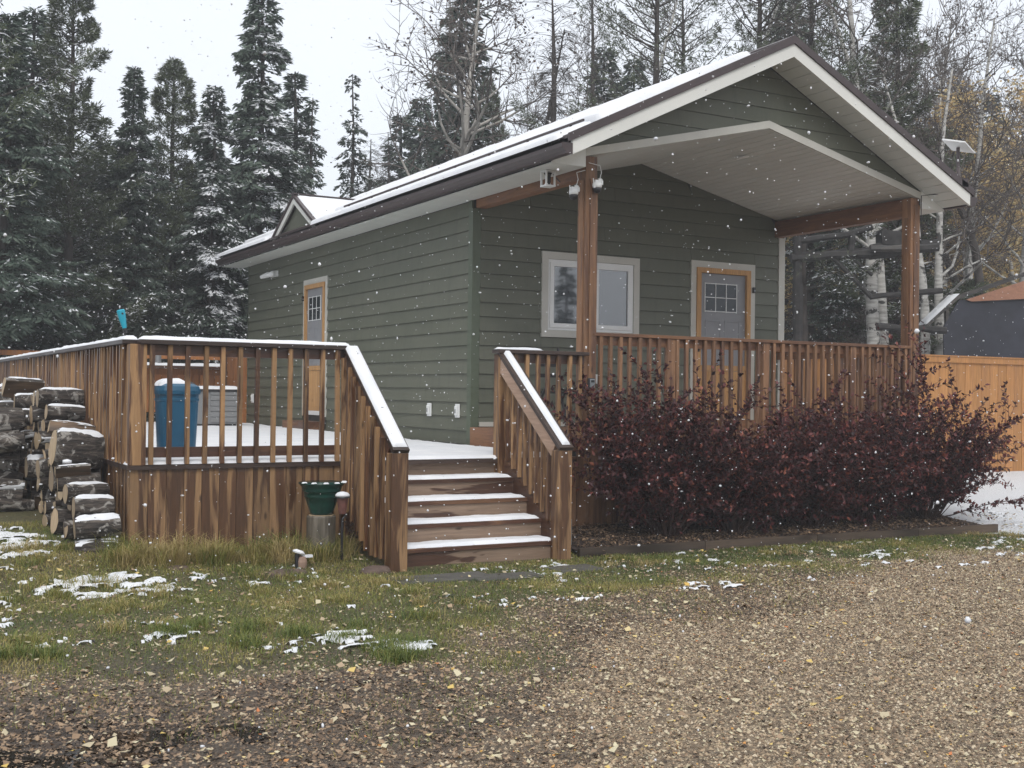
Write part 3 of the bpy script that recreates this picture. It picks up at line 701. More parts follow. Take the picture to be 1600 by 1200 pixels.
box('corner_post', (XL-.035, YD0-.05, DZ-.003), (XL+.105, YD0+.09, RTZ-.038), DECKZ, rf, bevel=.005)
railing('r', 'long snow-capped deck railing running back beside the firewood', 'y', YD0+.09, YBK, XL, DZ, RTZ, [-.10, 1.75, 3.55, 5.35, 7.15, 9.0], .135, capm=CAPY, subm=DECKY, pm=DECKZ)
railing('r', 'short stained railing joining the stair newel to the left porch post', 'x', -.99, .02, YD0, DZ, 1.945, [], .125, capm=CAPX, subm=DECKX, pm=DECKZ, snow=.0)
sheet('railing_end_snow', (-1.03, YD0-.075, 1.946), (1, 0, 0), (0, 1, 0), .55, .12, .022, bpy.data.objects['railing.002'], .02, .03, .03, 9)
PB = MB().box((-.019, -.019, 0), (.019, .019, 1)).mesh('baluster', PORCHW)
px_posts = [float(un(u, 600, y=PY)[0]) for u in (1050, 1197, 1333)]
porch = thing('porch_floor', 'raised reddish timber porch platform skirted with vertical boards behind the shrubs', 'porch', (2.5, -1.2, .3))
pr1 = railing('r', 'reddish slatted porch railing facing the burgundy shrubs', 'x', .17, 4.80, PY+.04, FZ, 2.155, px_posts, .123, snow=0, capm=PORCHX, subm=PORCHX, pm=PORCHW, balm=PB, capw=.10)
pr2 = railing('r', 'reddish porch railing on the far side facing the orange fence', 'y', PY+.14, -.02, 4.87, FZ, 2.155, [-1.2], .123, out=1, snow=0, capm=PORCHY, subm=PORCHY, pm=PORCHW, balm=PB, capw=.10)
y = PY
while y < -.03:
    box('floor_board', (.0, y+.002, FZ-.036), (5.0, min(y+.14, -.035)-.002, FZ), PORCHX, porch); y += .14
skirt('skirt_board', porch, 'x', -.90, -.075, PY-.03, DZ-.05, PORCHW)
skirt('skirt_board', porch, 'x', -.07, 5.0, PY-.03, FZ-.05, PORCHW)
skirt('skirt_board', porch, 'y', PY, -.02, 5.02, FZ-.05, PORCHW)
box('edge_board', (-.08, PY-.065, FZ-.048), (5.03, PY-.003, FZ-.002), PORCHX, porch)
box('porch_frame', (.02, PY+.03, .5), (4.98, -.03, FZ-.04), WALLB, porch)
# ---------------------------------------------------------------- fixtures on the cabin
def camera_dome(x, y, z, label):
    t = thing('security_camera', label, 'camera', (x, y, z), 'white dome cameras on the porch post')
    put('bracket', MB().box((x-.02, y-.0, z+.02), (x+.075, y+.05, z+.065)).box((x+.04, y+.03, z), (x+.075, y+.05, z+.09)).mesh('bracket', VINYL), t)
    put('housing', MB().lathe((x, y, z-.02), [(.045, 0), (.05, .02), (.048, .045), (.03, .06)], 16).mesh('housing', VINYL, True), t)
    put('dome', MB().lathe((x, y, z-.075), [(.012, 0), (.032, .01), (.043, .032), (.045, .055)], 16).mesh('dome', BLACK, True), t)
    for d in (-.045, .05): put('antenna', MB().tube([(x+d, y, z), (x+d*1.15, y-.005, z+.075)], .005, 6).mesh('antenna', VINYL), t)
    put('cable', MB().tube([(x+.05, y+.03, z+.08), (x+.065, y+.02, z+.15), (x+.05, y+.025, z+.22), (.04, PY+.01, z+.25)], .004, 5).mesh('cable', VINYL), t)
camera_dome(-.10, PY+.03, 3.59, 'white dome camera on the left face of the left porch post')
camera_dome(.13, PY-.06, 3.67, 'white dome camera on the front of the left porch post')
t = thing('soffit_lantern', 'pale framed camera light hanging under the left front eave', 'light', (-.2, -2.13, 3.79), )
lx, ly, lz = -.21, -2.1, 3.70
fr = MB()
for a, b in ((-.05, -.05), (.05, -.05), (-.05, .05), (.05, .05)): fr.box((lx+a-.008, ly+b-.008, lz), (lx+a+.008, ly+b+.008, lz+.155))
fr.box((lx-.06, ly-.06, lz-.01), (lx+.06, ly+.06, lz+.006)); fr.box((lx-.06, ly-.06, lz+.145), (lx+.06, ly+.06, lz+.158))
put('frame', fr.mesh('frame', VINYL), t)
put('lamp_body', MB().lathe((lx, ly, lz+.01), [(.02, 0), (.03, .03), (.03, .1), (.045, .125)], 14).mesh('lamp_body', BLACK), t)
put('arm', MB().tube([(lx+.06, ly, lz+.13), (lx+.14, ly-.02, lz+.05)], .006, 6).mesh('arm', BLACK), t)
t = thing('flood_light', 'twin-headed white flood light near the back corner of the long wall', 'light', (-.02, 7.4, 3.5))
fx, fy, fz = -.03, 7.55, 3.58
put('mount', MB().box((fx-.03, fy-.05, fz-.05), (fx+.02, fy+.25, fz+.05)).mesh('mount', VINYL), t)
for d in (0, .3): put('lamp_head', MB().lathe((fx-.05, fy+d-.05, fz), [(.045, 0), (.05, .05), (.035, .16), (.03, .2)], 12, (-.5, .85, -.2)).mesh('lamp_head', VINYL, True), t)
t = thing('satellite_dish', 'flat white satellite dish on a dark mast at the right eave', 'dish', (5.35, -2.7, 4.2))
dxy = (5.30, -2.75)
a = Vector((dxy[0], dxy[1], 4.62))
dm_ = MB(); Uv = Vector((.90, .38, -.16)).normalized(); Vd = Vector((-.35, .92, .25)).normalized(); Nd = Uv.cross(Vd)
dm_.hexa([tuple(a+Uv*i*.20+Vd*j*.145+Nd*k) for k in (0, .022) for i, j in ((-1, -1), (1, -1), (1, 1), (-1, 1))])
put('dish_plate', dm_.mesh('dish_plate', VINYL), t, bevel=.006)
put('mast', MB().tube([tuple(a-Nd*.01), (5.29, -2.76, 4.35), (5.26, -2.80, 4.18)], [.022, .02, .026], 10).mesh('mast', BROWN), t)
put('bracket', MB().box((5.20, -2.90, 4.10), (5.31, -2.74, 4.20)).mesh('bracket', BROWN), t)
put('cable', MB().tube([(5.25, -2.88, 4.12), (5.15, -2.75, 4.02), (5.05, -2.6, 4.03), (4.95, PY-.03, 4.02), (4.945, PY-.03, 3.7)], .006, 5).mesh('cable', BLACK), t)
t = thing('key_lock_box', 'small grey and black key lock box on the left porch post', 'lock box', (.09, PY-.03, 1.6))
kb = (.10, PY-.035)
box('case', (kb[0]-.035, kb[1]-.0, 1.57), (kb[0]+.045, PY-.0145, 1.68), BLACK, t, bevel=.008)
box('face', (kb[0]-.02, kb[1]-.012, 1.58), (kb[0]+.042, kb[1]-.001, 1.67), PIPE, t, bevel=.006)
box('window', (kb[0]-.008, kb[1]-.016, 1.635), (kb[0]+.03, kb[1]-.0125, 1.658), BLACK, t)
wd = thing('porch_junction_box', 'small white box on the porch rail beside the key box', 'junction box', (.24, -2.4, 1.6))
box('case', (.20, -2.40, 1.62), (.26, -2.36, 1.72), VINYL, wd, bevel=.008); put('cord', MB().tube([(.22, -2.41, 1.62), (.2, -2.43, 1.59), (.26, -2.42, 1.575), (.33, -2.41, 1.6)], .008, 6).mesh('cord', BLACK), wd)
for y, z, lb in ((1.15, 1.284, 'left of the two white outlet covers low on the long green wall'), (.335, 1.284, 'right white outlet cover beside the cabin corner'), (8.9, 1.35, 'far white outlet cover near the back of the long wall')):
    t = thing('outlet_cover', lb, 'outlet', (-.03, y, z), 'white outlet covers')
    box('plate', (-.030, y-.055, z-.085), (-.010, y+.055, z+.085), VINYL, t, bevel=.006)
    box('hood', (-.052, y-.035, z-.06), (-.031, y+.035, z+.06), VINYL, t, bevel=.01); box('latch', (-.056, y-.008, z-.03), (-.0525, y+.008, z+.02), BLACK, t)
for p, lb, nm in (((DX1-.035, -.04, 3.0), 'small black sensor beside the front door frame', 0), ((-.04, SY1-.04, 3.05), 'small black sensor beside the side door frame', 1)):
    t = thing('door_sensor', lb, 'sensor', p)
    box('case', (p[0]-.02, p[1]-.012, p[2]-.05), (p[0]+.02, p[1]+.018, p[2]+.03), BLACK, t, bevel=.004)
    box('lens', (p[0]-.012, p[1]-.018, p[2]-.03), (p[0]+.012, p[1]-.0125, p[2]-.01), PIPE, t)

# ---------------------------------------------------------------- things on the deck
def bin_(x, y):
    t = thing('recycling_bin', 'blue plastic recycling bin with snow on its lid behind the deck railing', 'bin', (x, y, DZ))
    def rr(rx, ry, n=28, p=3.2): return [(x+rx*math.copysign(abs(math.cos(a))**(2/p), math.cos(a)), y+ry*math.copysign(abs(math.sin(a))**(2/p), math.sin(a))) for a in [2*math.pi*i/n for i in range(n)]]
    def loft(prof, mtl, nm):
        mb = MB(); n = 28; V = []; F = []
        for rx, ry, z in prof: V += [(a, b, z) for a, b in rr(rx, ry)]
        for i in range(len(prof)-1):
            for k in range(n): F.append((i*n+k, i*n+(k+1) % n, (i+1)*n+(k+1) % n, (i+1)*n+k))
        F += [tuple(reversed(range(n))), tuple((len(prof)-1)*n+k for k in range(n))]
        return put(nm, mb.add(V, F).mesh(nm, mtl, False), t)
    z = DZ+.012
    loft([(.165, .15, z), (.168, .155, z+.03), (.19, .17, z+.52), (.196, .176, z+.525), (.196, .176, z+.545), (.19, .172, z+.55), (.193, .174, z+.585)], BLUE, 'body')
    loft([(.205, .186, z+.586), (.207, .188, z+.62), (.195, .175, z+.66), (.15, .13, z+.685)], BLUE, 'lid')
    put('opening', MB().lathe((x+.10, y-.105, z+.655), [(.055, 0), (.058, .02), (.05, .028)], 18, (.25, -.55, .8)).mesh('opening', BLACK), t)
    sheet('lid_snow', (x-.20, y-.12, z+.662), (1, 0, 0), (0, 1, 0), .30, .27, .07, t, .012, .07, .02, 3)
bin_(-3.90, -1.50); 
t = thing('grey_storage_bench', 'grey panelled storage box with a snowy lid at the back of the deck', 'storage box', (-1.4, 7.4, DZ))
box('body', (-1.62, 7.0, DZ+.06), (-.85, 7.6, 1.47), GREYPL, t); box('plinth', (-1.60, 7.02, DZ+.001), (-.87, 7.58, DZ+.059), BLACK, t)
for k in range(6): box('side_slat', (-1.32, 6.982, DZ+.09+k*.092), (-.86, 6.999, DZ+.172+k*.092), GREYPL, t)
box('lid', (-1.65, 6.97, 1.471), (-.82, 7.63, 1.51), BLACK, t); sheet('lid_snow', (-1.65, 6.97, 1.511), (1, 0, 0), (0, 1, 0), .83, .66, .05, t, .03, .04, .01, 4)
t = thing('privacy_screen', 'orange-brown board screen with a snowy shelf closing the back of the deck', 'screen', (-1, 9.35, DZ))
for k in range(3): box('wide_board', (-.40+k*.136, 9.30, DZ+.001), (-.40+k*.136+.131, 9.325, 2.14), SCREEN, t)
box('side_post', (-.485, 9.28, DZ+.001), (-.405, 9.36, 2.15), DECKZ, t)
for k in range(28): box('board', (-4.40+k*.14, 9.33, 1.08), (-4.40+k*.14+.132, 9.35, 1.78), SCREEN, t)
for z in (2.06,): box('top_bar', (-4.42, 9.30, z), (-.49, 9.36, z+.09), SCREEN, t)
box('shelf', (-4.42, 9.0, 1.89), (-.49, 9.29, 1.93), DECKX, t); box('shelf_rail', (-4.42, 9.295, 1.77), (-.49, 9.326, 1.885), SCREEN, t)
sheet('shelf_snow', (-4.42, 9.0, 1.931), (1, 0, 0), (0, 1, 0), 3.9, .3, .05, t, .03, .04, .01, 5)
for i, x in enumerate((-1.98, -1.72)):
    t2 = thing('lantern_jar', ('left' if i == 0 else 'right')+' pale jar standing on the snowy shelf behind the railing', 'jar', (x, 9.1, 1.95), 'pale jars on the back shelf')
    put('jar_body', MB().lathe((x, 9.1, 1.955), [(.05, 0), (.055, .02), (.055, .15), (.04, .17)], 14).mesh('jar_body', GREYPL), t2); put('jar_lid', MB().lathe((x, 9.1, 2.126), [(.045, 0), (.045, .03)], 14).mesh('jar_lid', PIPE), t2)
t = thing('covered_table', 'snow-covered domed table top showing above the long railing', 'table', (-3.9, 4.1, DZ))
put('top', MB().prism([(-4.1, 3.4, 1.97), (-4.1, 4.1, 2.04), (-4.1, 4.8, 1.98), (-4.1, 4.8, 1.94), (-4.1, 4.1, 1.97), (-4.1, 3.4, 1.94)][::-1], (.6, 0, 0)).mesh('top', GREYPL), t)
sheet('top_snow', (-4.12, 3.4, 1.97), (1, 0, 0), (0, .995, .099), .64, .71, .04, t, .03, .04, .01, 5); sheet('top_snow', (-4.12, 4.1, 2.04), (1, 0, 0), (0, .996, -.085), .64, .7, .04, t, .03, .04, .01, 6)
for a, b in ((-4.0, 3.5), (-3.6, 3.5), (-4.0, 4.65), (-3.6, 4.65)): box('leg', (a, b, DZ+.03), (a+.06, b+.06, 1.95), DECKZ, t)
t = thing('bird_feeder', 'turquoise plastic bird feeder leaning above the snowy corner railing', 'feeder', (-4.5, -2.1, 1.93))
ax = Vector((-.22, .1, 1)).normalized(); b0 = Vector((-4.50, -2.13, 2.005))
put('feeder_body', MB().lathe(b0+ax*.035, [(.018, 0), (.022, .02), (.033, .10), (.037, .155), (.030, .165)], 16, ax).mesh('feeder_body', TURQ), t)
put('collar', MB().lathe(b0, [(.02, 0), (.02, .034)], 12, ax).mesh('collar', BLACK), t); put('stake', MB().tube([tuple(b0-Vector((0, 0, .04))), tuple(b0)], .008, 6).mesh('stake', BLACK), t)
put('hole', MB().lathe(b0+ax*.165+Vector((0.002, -.036, 0)), [(.009, 0), (.009, .004)], 10, (0, -1, 0)).mesh('hole', BLACK), t)
put('hook', MB().tube([tuple(b0+ax*.19+Vector((-.03, 0, 0))), tuple(b0+ax*.2+Vector((-.05, 0, .02))), tuple(b0+ax*.17+Vector((-.04, 0, 0)))], .004, 5).mesh('hook', BLACK), t)
t = thing('folding_chair', 'black metal folding chair on the porch behind the short railing', 'chair', (.3, -1.4, FZ))
for x in (.10, .38): put('chair_frame', MB().tube([(x, -1.2, FZ+.005), (x, -1.55, FZ+.44), (x, -1.6, FZ+.5)], .014, 8).tube([(x, -1.62, FZ+.005), (x, -1.45, FZ+.44), (x, -1.38, FZ+.93)], .014, 8).mesh('chair_frame', BLACK), t)
box('seat', (.12, -1.62, FZ+.42), (.36, -1.25, FZ+.445), BLACK, t)
for k in range(3): box('back_slat', (.115, -1.42, FZ+.6+k*.12), (.365, -1.405, FZ+.64+k*.12), BLACK, t)

# ---------------------------------------------------------------- things on the grass
sx, sy = -2.95, -2.86; g0_ = float(gz(sx, sy))
t = thing('tree_stump', 'upright grey log stump under the green pot by the deck skirt', 'stump', (sx, sy, g0_))
V_ = []; n = 26
mbs = MB()
for i, z in enumerate((g0_-.05, g0_+.1, g0_+.25, g0_+.33, g0_+.345)):
    for k in range(n):
        a = 2*math.pi*k/n; r = (.128 if i < 4 else .116)*(1+.05*math.sin(3*a+1)+.05*math.sin(7*a)+R0.normal(0, .018)); mbs.v.append((sx+r*math.cos(a), sy+r*math.sin(a), z))
for i in range(4):
    for k in range(n): mbs.f.append((i*n+k, i*n+(k+1) % n, (i+1)*n+(k+1) % n, (i+1)*n+k))
put('bark', mbs.mesh('bark', STUMP), t); put('cut_top', MB().lathe((sx, sy, g0_+.34), [(.112, 0), (.112, .008)], 24).mesh('cut_top', CUT), t)
z = g0_+.351
t = thing('glazed_pot', 'dark green glazed ribbed pot resting on the stump', 'pot', (sx, sy, z))
prof = [(.10, 0), (.105, .02), (.13, .09), (.150, .15), (.155, .153), (.153, .165), (.165, .20), (.172, .203), (.170, .214), (.182, .245), (.205, .268), (.212, .276), (.206, .283), (.19, .274), (.165, .25), (.16, .22)]
put('pot_body', MB().lathe((sx, sy, z), [(r*.98, h) for r, h in prof], 36).mesh('pot_body', GREENP, True), t)
put('potting_soil', MB().lathe((sx, sy, z+.215), [(.157, 0), (.155, .008)], 24).mesh('potting_soil', SLAB), t)
for k in range(6):
    a = math.pi*(1.1+k*.17); sheet('rim_snow', (sx+.195*math.cos(a)-.02, sy+.195*math.sin(a)-.012, z+.278), (1, 0, 0), (0, 1, 0), .05, .024, .012, t, .005, .008, .002, k)
qx, qy = -2.86, -3.13; qz = float(gz(qx, qy))
t = thing('garden_lantern', 'small rusty red lantern with a snow cap on a dark stake beside the pot', 'lantern', (qx, qy, qz))
put('stake', MB().tube([(qx, qy, qz-.03), (qx, qy, qz+.36)], .012, 8).tube([(qx, qy, qz+.355), (qx+.03, qy, qz+.39), (qx+.01, qy, qz+.41)], .010, 8).mesh('stake', BLACK), t)
put('lantern_body', MB().lathe((qx, qy, qz+.40), [(.028, 0), (.034, .02), (.05, .135), (.055, .14)], 14).mesh('lantern_body', REDD), t)
put('lantern_top', MB().lathe((qx, qy, qz+.541), [(.068, 0), (.06, .012)], 16).mesh('lantern_top', BLACK), t)
put('snow_cap', MB().lathe((qx, qy, qz+.553), [(.062, 0), (.064, .012), (.045, .032), (.015, .04)], 18).mesh('snow_cap', SNOW, True), t)
mx_, my_ = -3.28, -3.30; mz_ = float(gz(mx_, my_))
TANM = plain('ornament_tan', (.30, .2, .15), .7)
t = thing('garden_ornament', 'little pale garden ornament topped with snow in the long grass', 'ornament', (mx_, my_, mz_))
put('body', MB().lathe((mx_, my_, mz_), [(.04, 0), (.045, .05), (.035, .09), (.02, .10)], 10).mesh('body', TANM), t)
put('base', MB().lathe((mx_-.04, my_, mz_), [(.02, 0), (.02, .12)], 8).mesh('base', BLACK), t)
put('snow_cap', MB().lathe((mx_-.03, my_, mz_+.122), [(.05, 0), (.055, .012), (.03, .03)], 12, (.35, 0, 1)).box((mx_, my_-.02, mz_+.085), (mx_+.09, my_+.02, mz_+.105)).mesh('snow_cap', SNOW), t)
def rock(px, py, s, label, nm='stone', mtl=None, flat=.5):
    p = un(px, py, z=.0); 
    for _ in range(4): p = un(px, py, z=float(gz(p[0], p[1])))
    mb = MB(); n = 14; rr = np.random.RandomState(px)
    V = []; hs = [(-.4, .9), (0, 1), (.35, .9), (.6, .6), (.7, .2)]
    ph = rr.rand(6)*6
    for h, r in hs:
        for k in range(n):
            a = 2*math.pi*k/n; q = r*s[0]*(1+.12*math.sin(2*a+ph[0])+.09*math.sin(3*a+ph[1])+rr.normal(0, .02)); V.append((q*math.cos(a), q*math.sin(a)*s[1]/s[0], h*s[2]))
    F = [(i*n+k, i*n+(k+1) % n, (i+1)*n+(k+1) % n, (i+1)*n+k) for i in range(4) for k in range(n)]+[tuple(4*n+k for k in range(n))]
    o = put(nm, mb.add(V, F).mesh(nm, mtl or STONE, True), None, tuple(p)); tag(o, label, nm.replace('_', ' ')); return o
rock(447, 897, (.155, .12, .06), 'flat reddish brown stone in the grass below the little ornament')
rock(276, 895, (.15, .12, .085), 'brown stone among long grass below the deck skirt')
rock(588, 893, (.14, .12, .07), 'grey-brown stone left of the bottom of the stairs')
rock(880, 888, (.10, .08, .03), 'small flat stone at the right foot of the stairs')
for px, py, sz, lb in ((690, 903, (.42, .16), 'dark flat paving slab at the foot of the stairs'), (898, 888, (.22, .15), 'dark flat paving slab right of the stair foot'), (790, 900, (.30, .13), 'dark flat paving slab in the grass before the bottom tread')):
    p = un(px, py, z=0.01); tt_ = MB().box((-sz[0], -sz[1], -.03), (sz[0], sz[1], .022)).mesh('paving_slab', SLAB)
    o = put('paving_slab', tt_, None, (p[0], p[1], float(gz(p[0], p[1]))), rot=(0, 0, R0.uniform(-.1, .1)), bevel=.012); tag(o, lb, 'paving slab', 'slabs at the stair foot')
EDGEW = wood('edging_wood', (.10, .07, .048), (.04, .028, .02), 'X', .5, .1)
t = thing('bed_edging', 'dark timber edging along the front of the shrub bed', 'edging', (1.8, -3.62, .05))
ex = -.72
for k in range(4):
    e1 = min(ex+1.42, 4.78); yy = lambda x: -3.60-.035*(x+.7)
    put('edging_board', MB().hexa([(a, yy(a)+dy, float(gz(a, -3.6))+zz) for zz in (-.06, .085) for a, dy in ((ex+.003, 0), (e1-.003, 0), (e1-.003, .045), (ex+.003, .045))]).mesh('edging_board', EDGEW), t); ex = e1
tag(put('downpipe_stub', MB().tube([(-.66, -3.30, 0), (-.66, -3.30, .33)], .035, 12).mesh('downpipe_stub', PIPE), None), 'short grey pipe standing behind the right stair newel', 'pipe')
# bed soil and mulch
xs_ = np.linspace(-.7, 4.8, 60); ys_ = np.linspace(-3.58, -2.47, 14); X, Y = np.meshgrid(xs_, ys_, indexing='ij')
Z = gz(X, Y)+.035+.03*fbm(X*5, Y*5); idx = np.arange(X.size).reshape(X.shape)
MULCH = plain('mulch', (.035, .022, .017), .9, var=.5, sc=30, bump=1)
put('bed_soil', mkmesh('bed_soil', np.stack([X, Y, Z], -1).reshape(-1, 3), np.stack([idx[:-1, :-1], idx[1:, :-1], idx[1:, 1:], idx[:-1, 1:]], -1).reshape(-1, 4), MULCH, smooth=True), kind='structure')

# ---------------------------------------------------------------- firewood
def log_mesh(seed, split=False):
    """axis along X, unit length and unit diameter; returns bark, face, snow meshes"""
    r = np.random.RandomState(seed); n = 20; ns = 7
    if split:
        a0, a1 = 0, math.radians(r.choice([95, 130, 180])); ang = list(np.linspace(a0, a1, 12)); base = [(math.cos(a), math.sin(a)) for a in ang]
        if a1 < 3: base.append((0, 0))
        base = np.array(base)*.5; base -= base.mean(0); rot = r.uniform(0, 6.28) if seed % 2 else -.3; c, s = math.cos(rot), math.sin(rot); base = base@np.array([[c, s], [-s, c]])
    else:
        a = np.linspace(0, 2*math.pi, n, endpoint=False); q = .5*(1+.07*np.sin(2*a+r.rand()*6)+.05*np.sin(3*a+r.rand()*6)+.02*r.randn(n)); base = np.stack([q*np.cos(a), q*np.sin(a)], 1)
    n = len(base); V = []; 
    bend = r.normal(0, .03, 2)
    for i in range(ns):
        t = i/(ns-1); k = 1+.05*math.sin(3.1*t+r.rand())+(.04 if i in (0, ns-1) else 0)*-1
        for b in base:
            j = 1+r.normal(0, .018); V.append((t-.5, b[0]*k*j+bend[0]*t*(1-t)*4, b[1]*k*j+bend[1]*t*(1-t)*4))
    F = [(i*n+k, (i+1)*n+k, (i+1)*n+(k+1) % n, i*n+(k+1) % n) for i in range(ns-1) for k in range(n)]
    bark = bpy.data.meshes.new('bark'); bark.from_pydata(V, [], F)
    for m in ((BARK, SPLITF) if split else (BARK,)): bark.materials.append(m)
    if split:
        for p in bark.polygons:
            k = p.index % n
            if k >= 11: p.material_index = 1
    Vf = [(v[0]+(-.004 if i < n else .004), v[1]*.97, v[2]*.97) for i, v in enumerate(V[:n]+V[-n:])]
    face = []
    for q_ in (0, 1):
        f_ = bpy.data.meshes.new('cut_face'); f_.from_pydata(Vf[q_*n:q_*n+n], [], [tuple(range(n)) if q_ == 0 else tuple(range(n-1, -1, -1))]); f_.materials.append(CUT); face.append(f_)
    # snow lying on the upper side
    top = []; zt = max(b[1] for b in base); Vs = []; Fs = []; m_ = 9; hw = .30
    for i in range(9):
        t = i/8
        for j in range(m_):
            u = -hw+2*hw*j/(m_-1); near = [b[1] for b in base if abs(b[0]-u) < .09] or [0]
            z = max(near); rim = min(1, 5*min(t, 1-t)+.0)*min(1, 3.5*min(j, m_-1-j)/(m_-1)); jag = .85+.3*r.rand()
            Vs.append((t*.98-.49, u*jag, z+.008+.065*math.sqrt(rim)*(.2+1.1*r.rand())-(.05 if rim == 0 else 0)))
    for i in range(8):
        for j in range(m_-1): Fs.append((i*m_+j, (i+1)*m_+j, (i+1)*m_+j+1, i*m_+j+1))
    snow = bpy.data.meshes.new('snow_cap'); snow.from_pydata(Vs, [], Fs); snow.polygons.foreach_set('use_smooth', [True]*len(Fs)); snow.materials.append(SNOW)
    return bark, face[0], face[1], snow
LOGS = [log_mesh(s, s in (3, 4, 5, 8)) for s in range(10)]
def firewood(x, y, z, ln, dia, v, label, snow=True, rz=0, rx=0, ry=0, group='stacked firewood beside the deck'):
    o = thing('firewood_log', label, 'log', (x, y, z), group); o.scale = (ln, dia, dia); o.rotation_euler = (rx, ry, rz)
    for me, nm in zip(LOGS[v], ('bark', 'cut_face', 'cut_face', 'snow_cap')):
        if nm == 'snow_cap' and not snow: continue
        c = bpy.data.objects.new(nm, me); COL.objects.link(c); c.parent = o
    return o
def pile(px, py, xr, d=None, **k):                        # log seen at a pixel: its centre on the plane x = xr
    return un(px, py, x=xr)
FR = [ # px, py (centre), width px of the bark side, height px, variant, label, snow, tilt
 (153, 852, 62, 36, 3, 'split birch log on the ground at the near corner of the woodpile', 1, 0),
 (104, 856, 26, 32, 1, 'short pale-ended log upright at the bottom front of the woodpile', 0, 0),
 (152, 823, 62, 36, 7, 'dark reddish log second from the ground at the near corner of the woodpile', 1, -.06),
 (146, 793, 54, 36, 0, 'black-barked log third from the ground at the near corner of the woodpile', 1, 0),
 (135, 770, 58, 34, 2, 'snow-topped log at the top of the short front column of the woodpile', 1, 0),
 (86, 807, 34, 46, 4, 'golden split log with a pale face low in the woodpile', 1, 0),
 (76, 783, 30, 42, 6, 'snow-capped short log left of the big grey ones', 1, 0),
 (117, 748, 64, 42, 9, 'grey birch log under the largest log of the woodpile', 0, .03),
 (120, 703, 66, 56, 6, 'largest pale birch log with a black scar in the woodpile', 1, .12),
 (112, 670, 62, 36, 8, 'split log with a brown face just above the scarred birch log', 1, .14),
 (102, 645, 52, 24, 0, 'thin black log with snow on top below the highest wide log', 1, .04),
 (94, 622, 62, 32, 2, 'wide snowy log at the top of the second column of the woodpile', 1, 0),
 (36, 602, 52, 36, 5, 'topmost split log with a tan face at the upper left of the woodpile', 1, .05),
 (40, 628, 30, 26, 1, 'short log under the topmost tan log', 1, 0),
 (43, 652, 26, 24, 6, 'small snowy log in the middle column of the woodpile', 1, 0),
 (42, 680, 22, 30, 4, 'split pale log beneath the small snowy log', 1, 0),
 (56, 730, 26, 36, 7, 'black round log with snow left of the leaning split logs', 1, 0),
]
placed = []
for px, py, wpx, hpx, v, lb, sn_, tl in FR:
    xr = -4.78 if px > 70 else -5.0
    p = un(px, py, x=xr); dd = float((p-CP)@fw); p[0] = un(px, py, y=p[1])[0]
    ln = min(.42, wpx/FPX*dd/math.cos(YAW)*.95); dia = hpx/FPX*dd*.98
    if p[0]+ln/2 > -4.55: p[0] = -4.56-ln/2
    firewood(p[0], p[1], p[2], ln, dia, v, lb, sn_ > 0, R0.normal(0, .05), 0, tl); placed.append((p[0], p[1], p[2], dia))
rw = np.random.RandomState(5)
for row, (x0, ya, yb_) in enumerate(((-4.79, -2.25, 3.4), (-5.22, -.55, 2.6), (-5.66, 1.2, 2.2))):
    y = ya
    while y < yb_:
        if row == 0: top = np.interp(y, [-2.6, -1.9, -1.5, -.8, .5, 7], [.35, .65, .80, 1.10, 1.18, 1.1])
        elif row == 1: top = np.interp(y, [-1.2, -.3, .8, 7], [.45, .80, 1.02, 1.0])
        else: top = np.interp(y, [.9, 2, 7], [.4, 1.05, 1.15])
        z = float(gz(x0, y)); 
        while z < float(gz(x0, y))+top-.12:
            dia = rw.choice([.10, .12, .15, .18, .22]); ln = rw.uniform(.28, .40)
            yy = y+rw.uniform(-.06, .06); c = (x0+rw.uniform(-.09, .03), yy, z+dia/2)
            if not any(abs(c[1]-q[1]) < (dia+q[3])*.46 and abs(c[2]-q[2]) < (dia+q[3])*.42 and abs(c[0]-q[0]) < .35 for q in placed):
                last = z+dia*.9 >= float(gz(x0, y))+top-.12
                firewood(c[0], c[1], c[2], ln, dia*1.06, rw.choice([0, 1, 2, 6, 7, 9, 3, 4, 5, 8]), ('log %s the %s woodpile row %s' % ('lying on top of' if last else 'low down in' if z < float(gz(x0, y))+.4 else 'packed inside', ('first', 'second', 'third')[row], ('against the deck side', 'beside the first', 'farthest from the deck')[row])), (last and row == 0) or rw.rand() < .12, rw.normal(0, .12), rw.rand()*6 if not last else 0, rw.normal(0, .07))
            z += dia*.9
        y += rw.uniform(.19, .24)
pl = un(44, 850, z=.16); firewood(pl[0]-.05, pl[1], pl[2]-.03, .62, .13, 3, 'long half log with a thick strip of snow lying on the grass before the woodpile', True, .04, 0, 0)

# ---------------------------------------------------------------- fence, shelter, pole platform
FY = .30
t = thing('board_fence', 'tall fresh orange board fence right of the cabin', 'fence', (8, FY, .35), )
x = 5.15
while x < 13.5:
    z0 = float(gz(x, FY))+.0; box('fence_board', (x+.003, FY+R0.uniform(0, .006), z0), (x+.196, FY+.02, 2.10), FENCE, t); x += .2
box('top_board', (5.15, FY-.024, 2.085), (13.6, FY-.001, 2.175), FENCE, t); box('cap', (5.15, FY-.035, 2.177), (13.6, FY+.05, 2.20), FENCE, t)
box('fence_rail', (5.15, FY+.022, .8), (13.6, FY+.07, .89), FENCE, t)
for x in (5.3, 7.7, 10.1, 12.5): box('fence_post', (x, FY+.072, .2), (x+.09, FY+.16, 2.1), FENCE, t)
SD = 23.0
def at(u, v, d=SD): return Vector(un(u, v, d=d))
t = thing('open_shelter', 'dark mesh-walled shelter with a plywood gable and snowy sloping roof behind the fence', 'shelter', tuple(at(1560, 740)))
dpt = Vector((fw[0], fw[1], 0)).normalized()
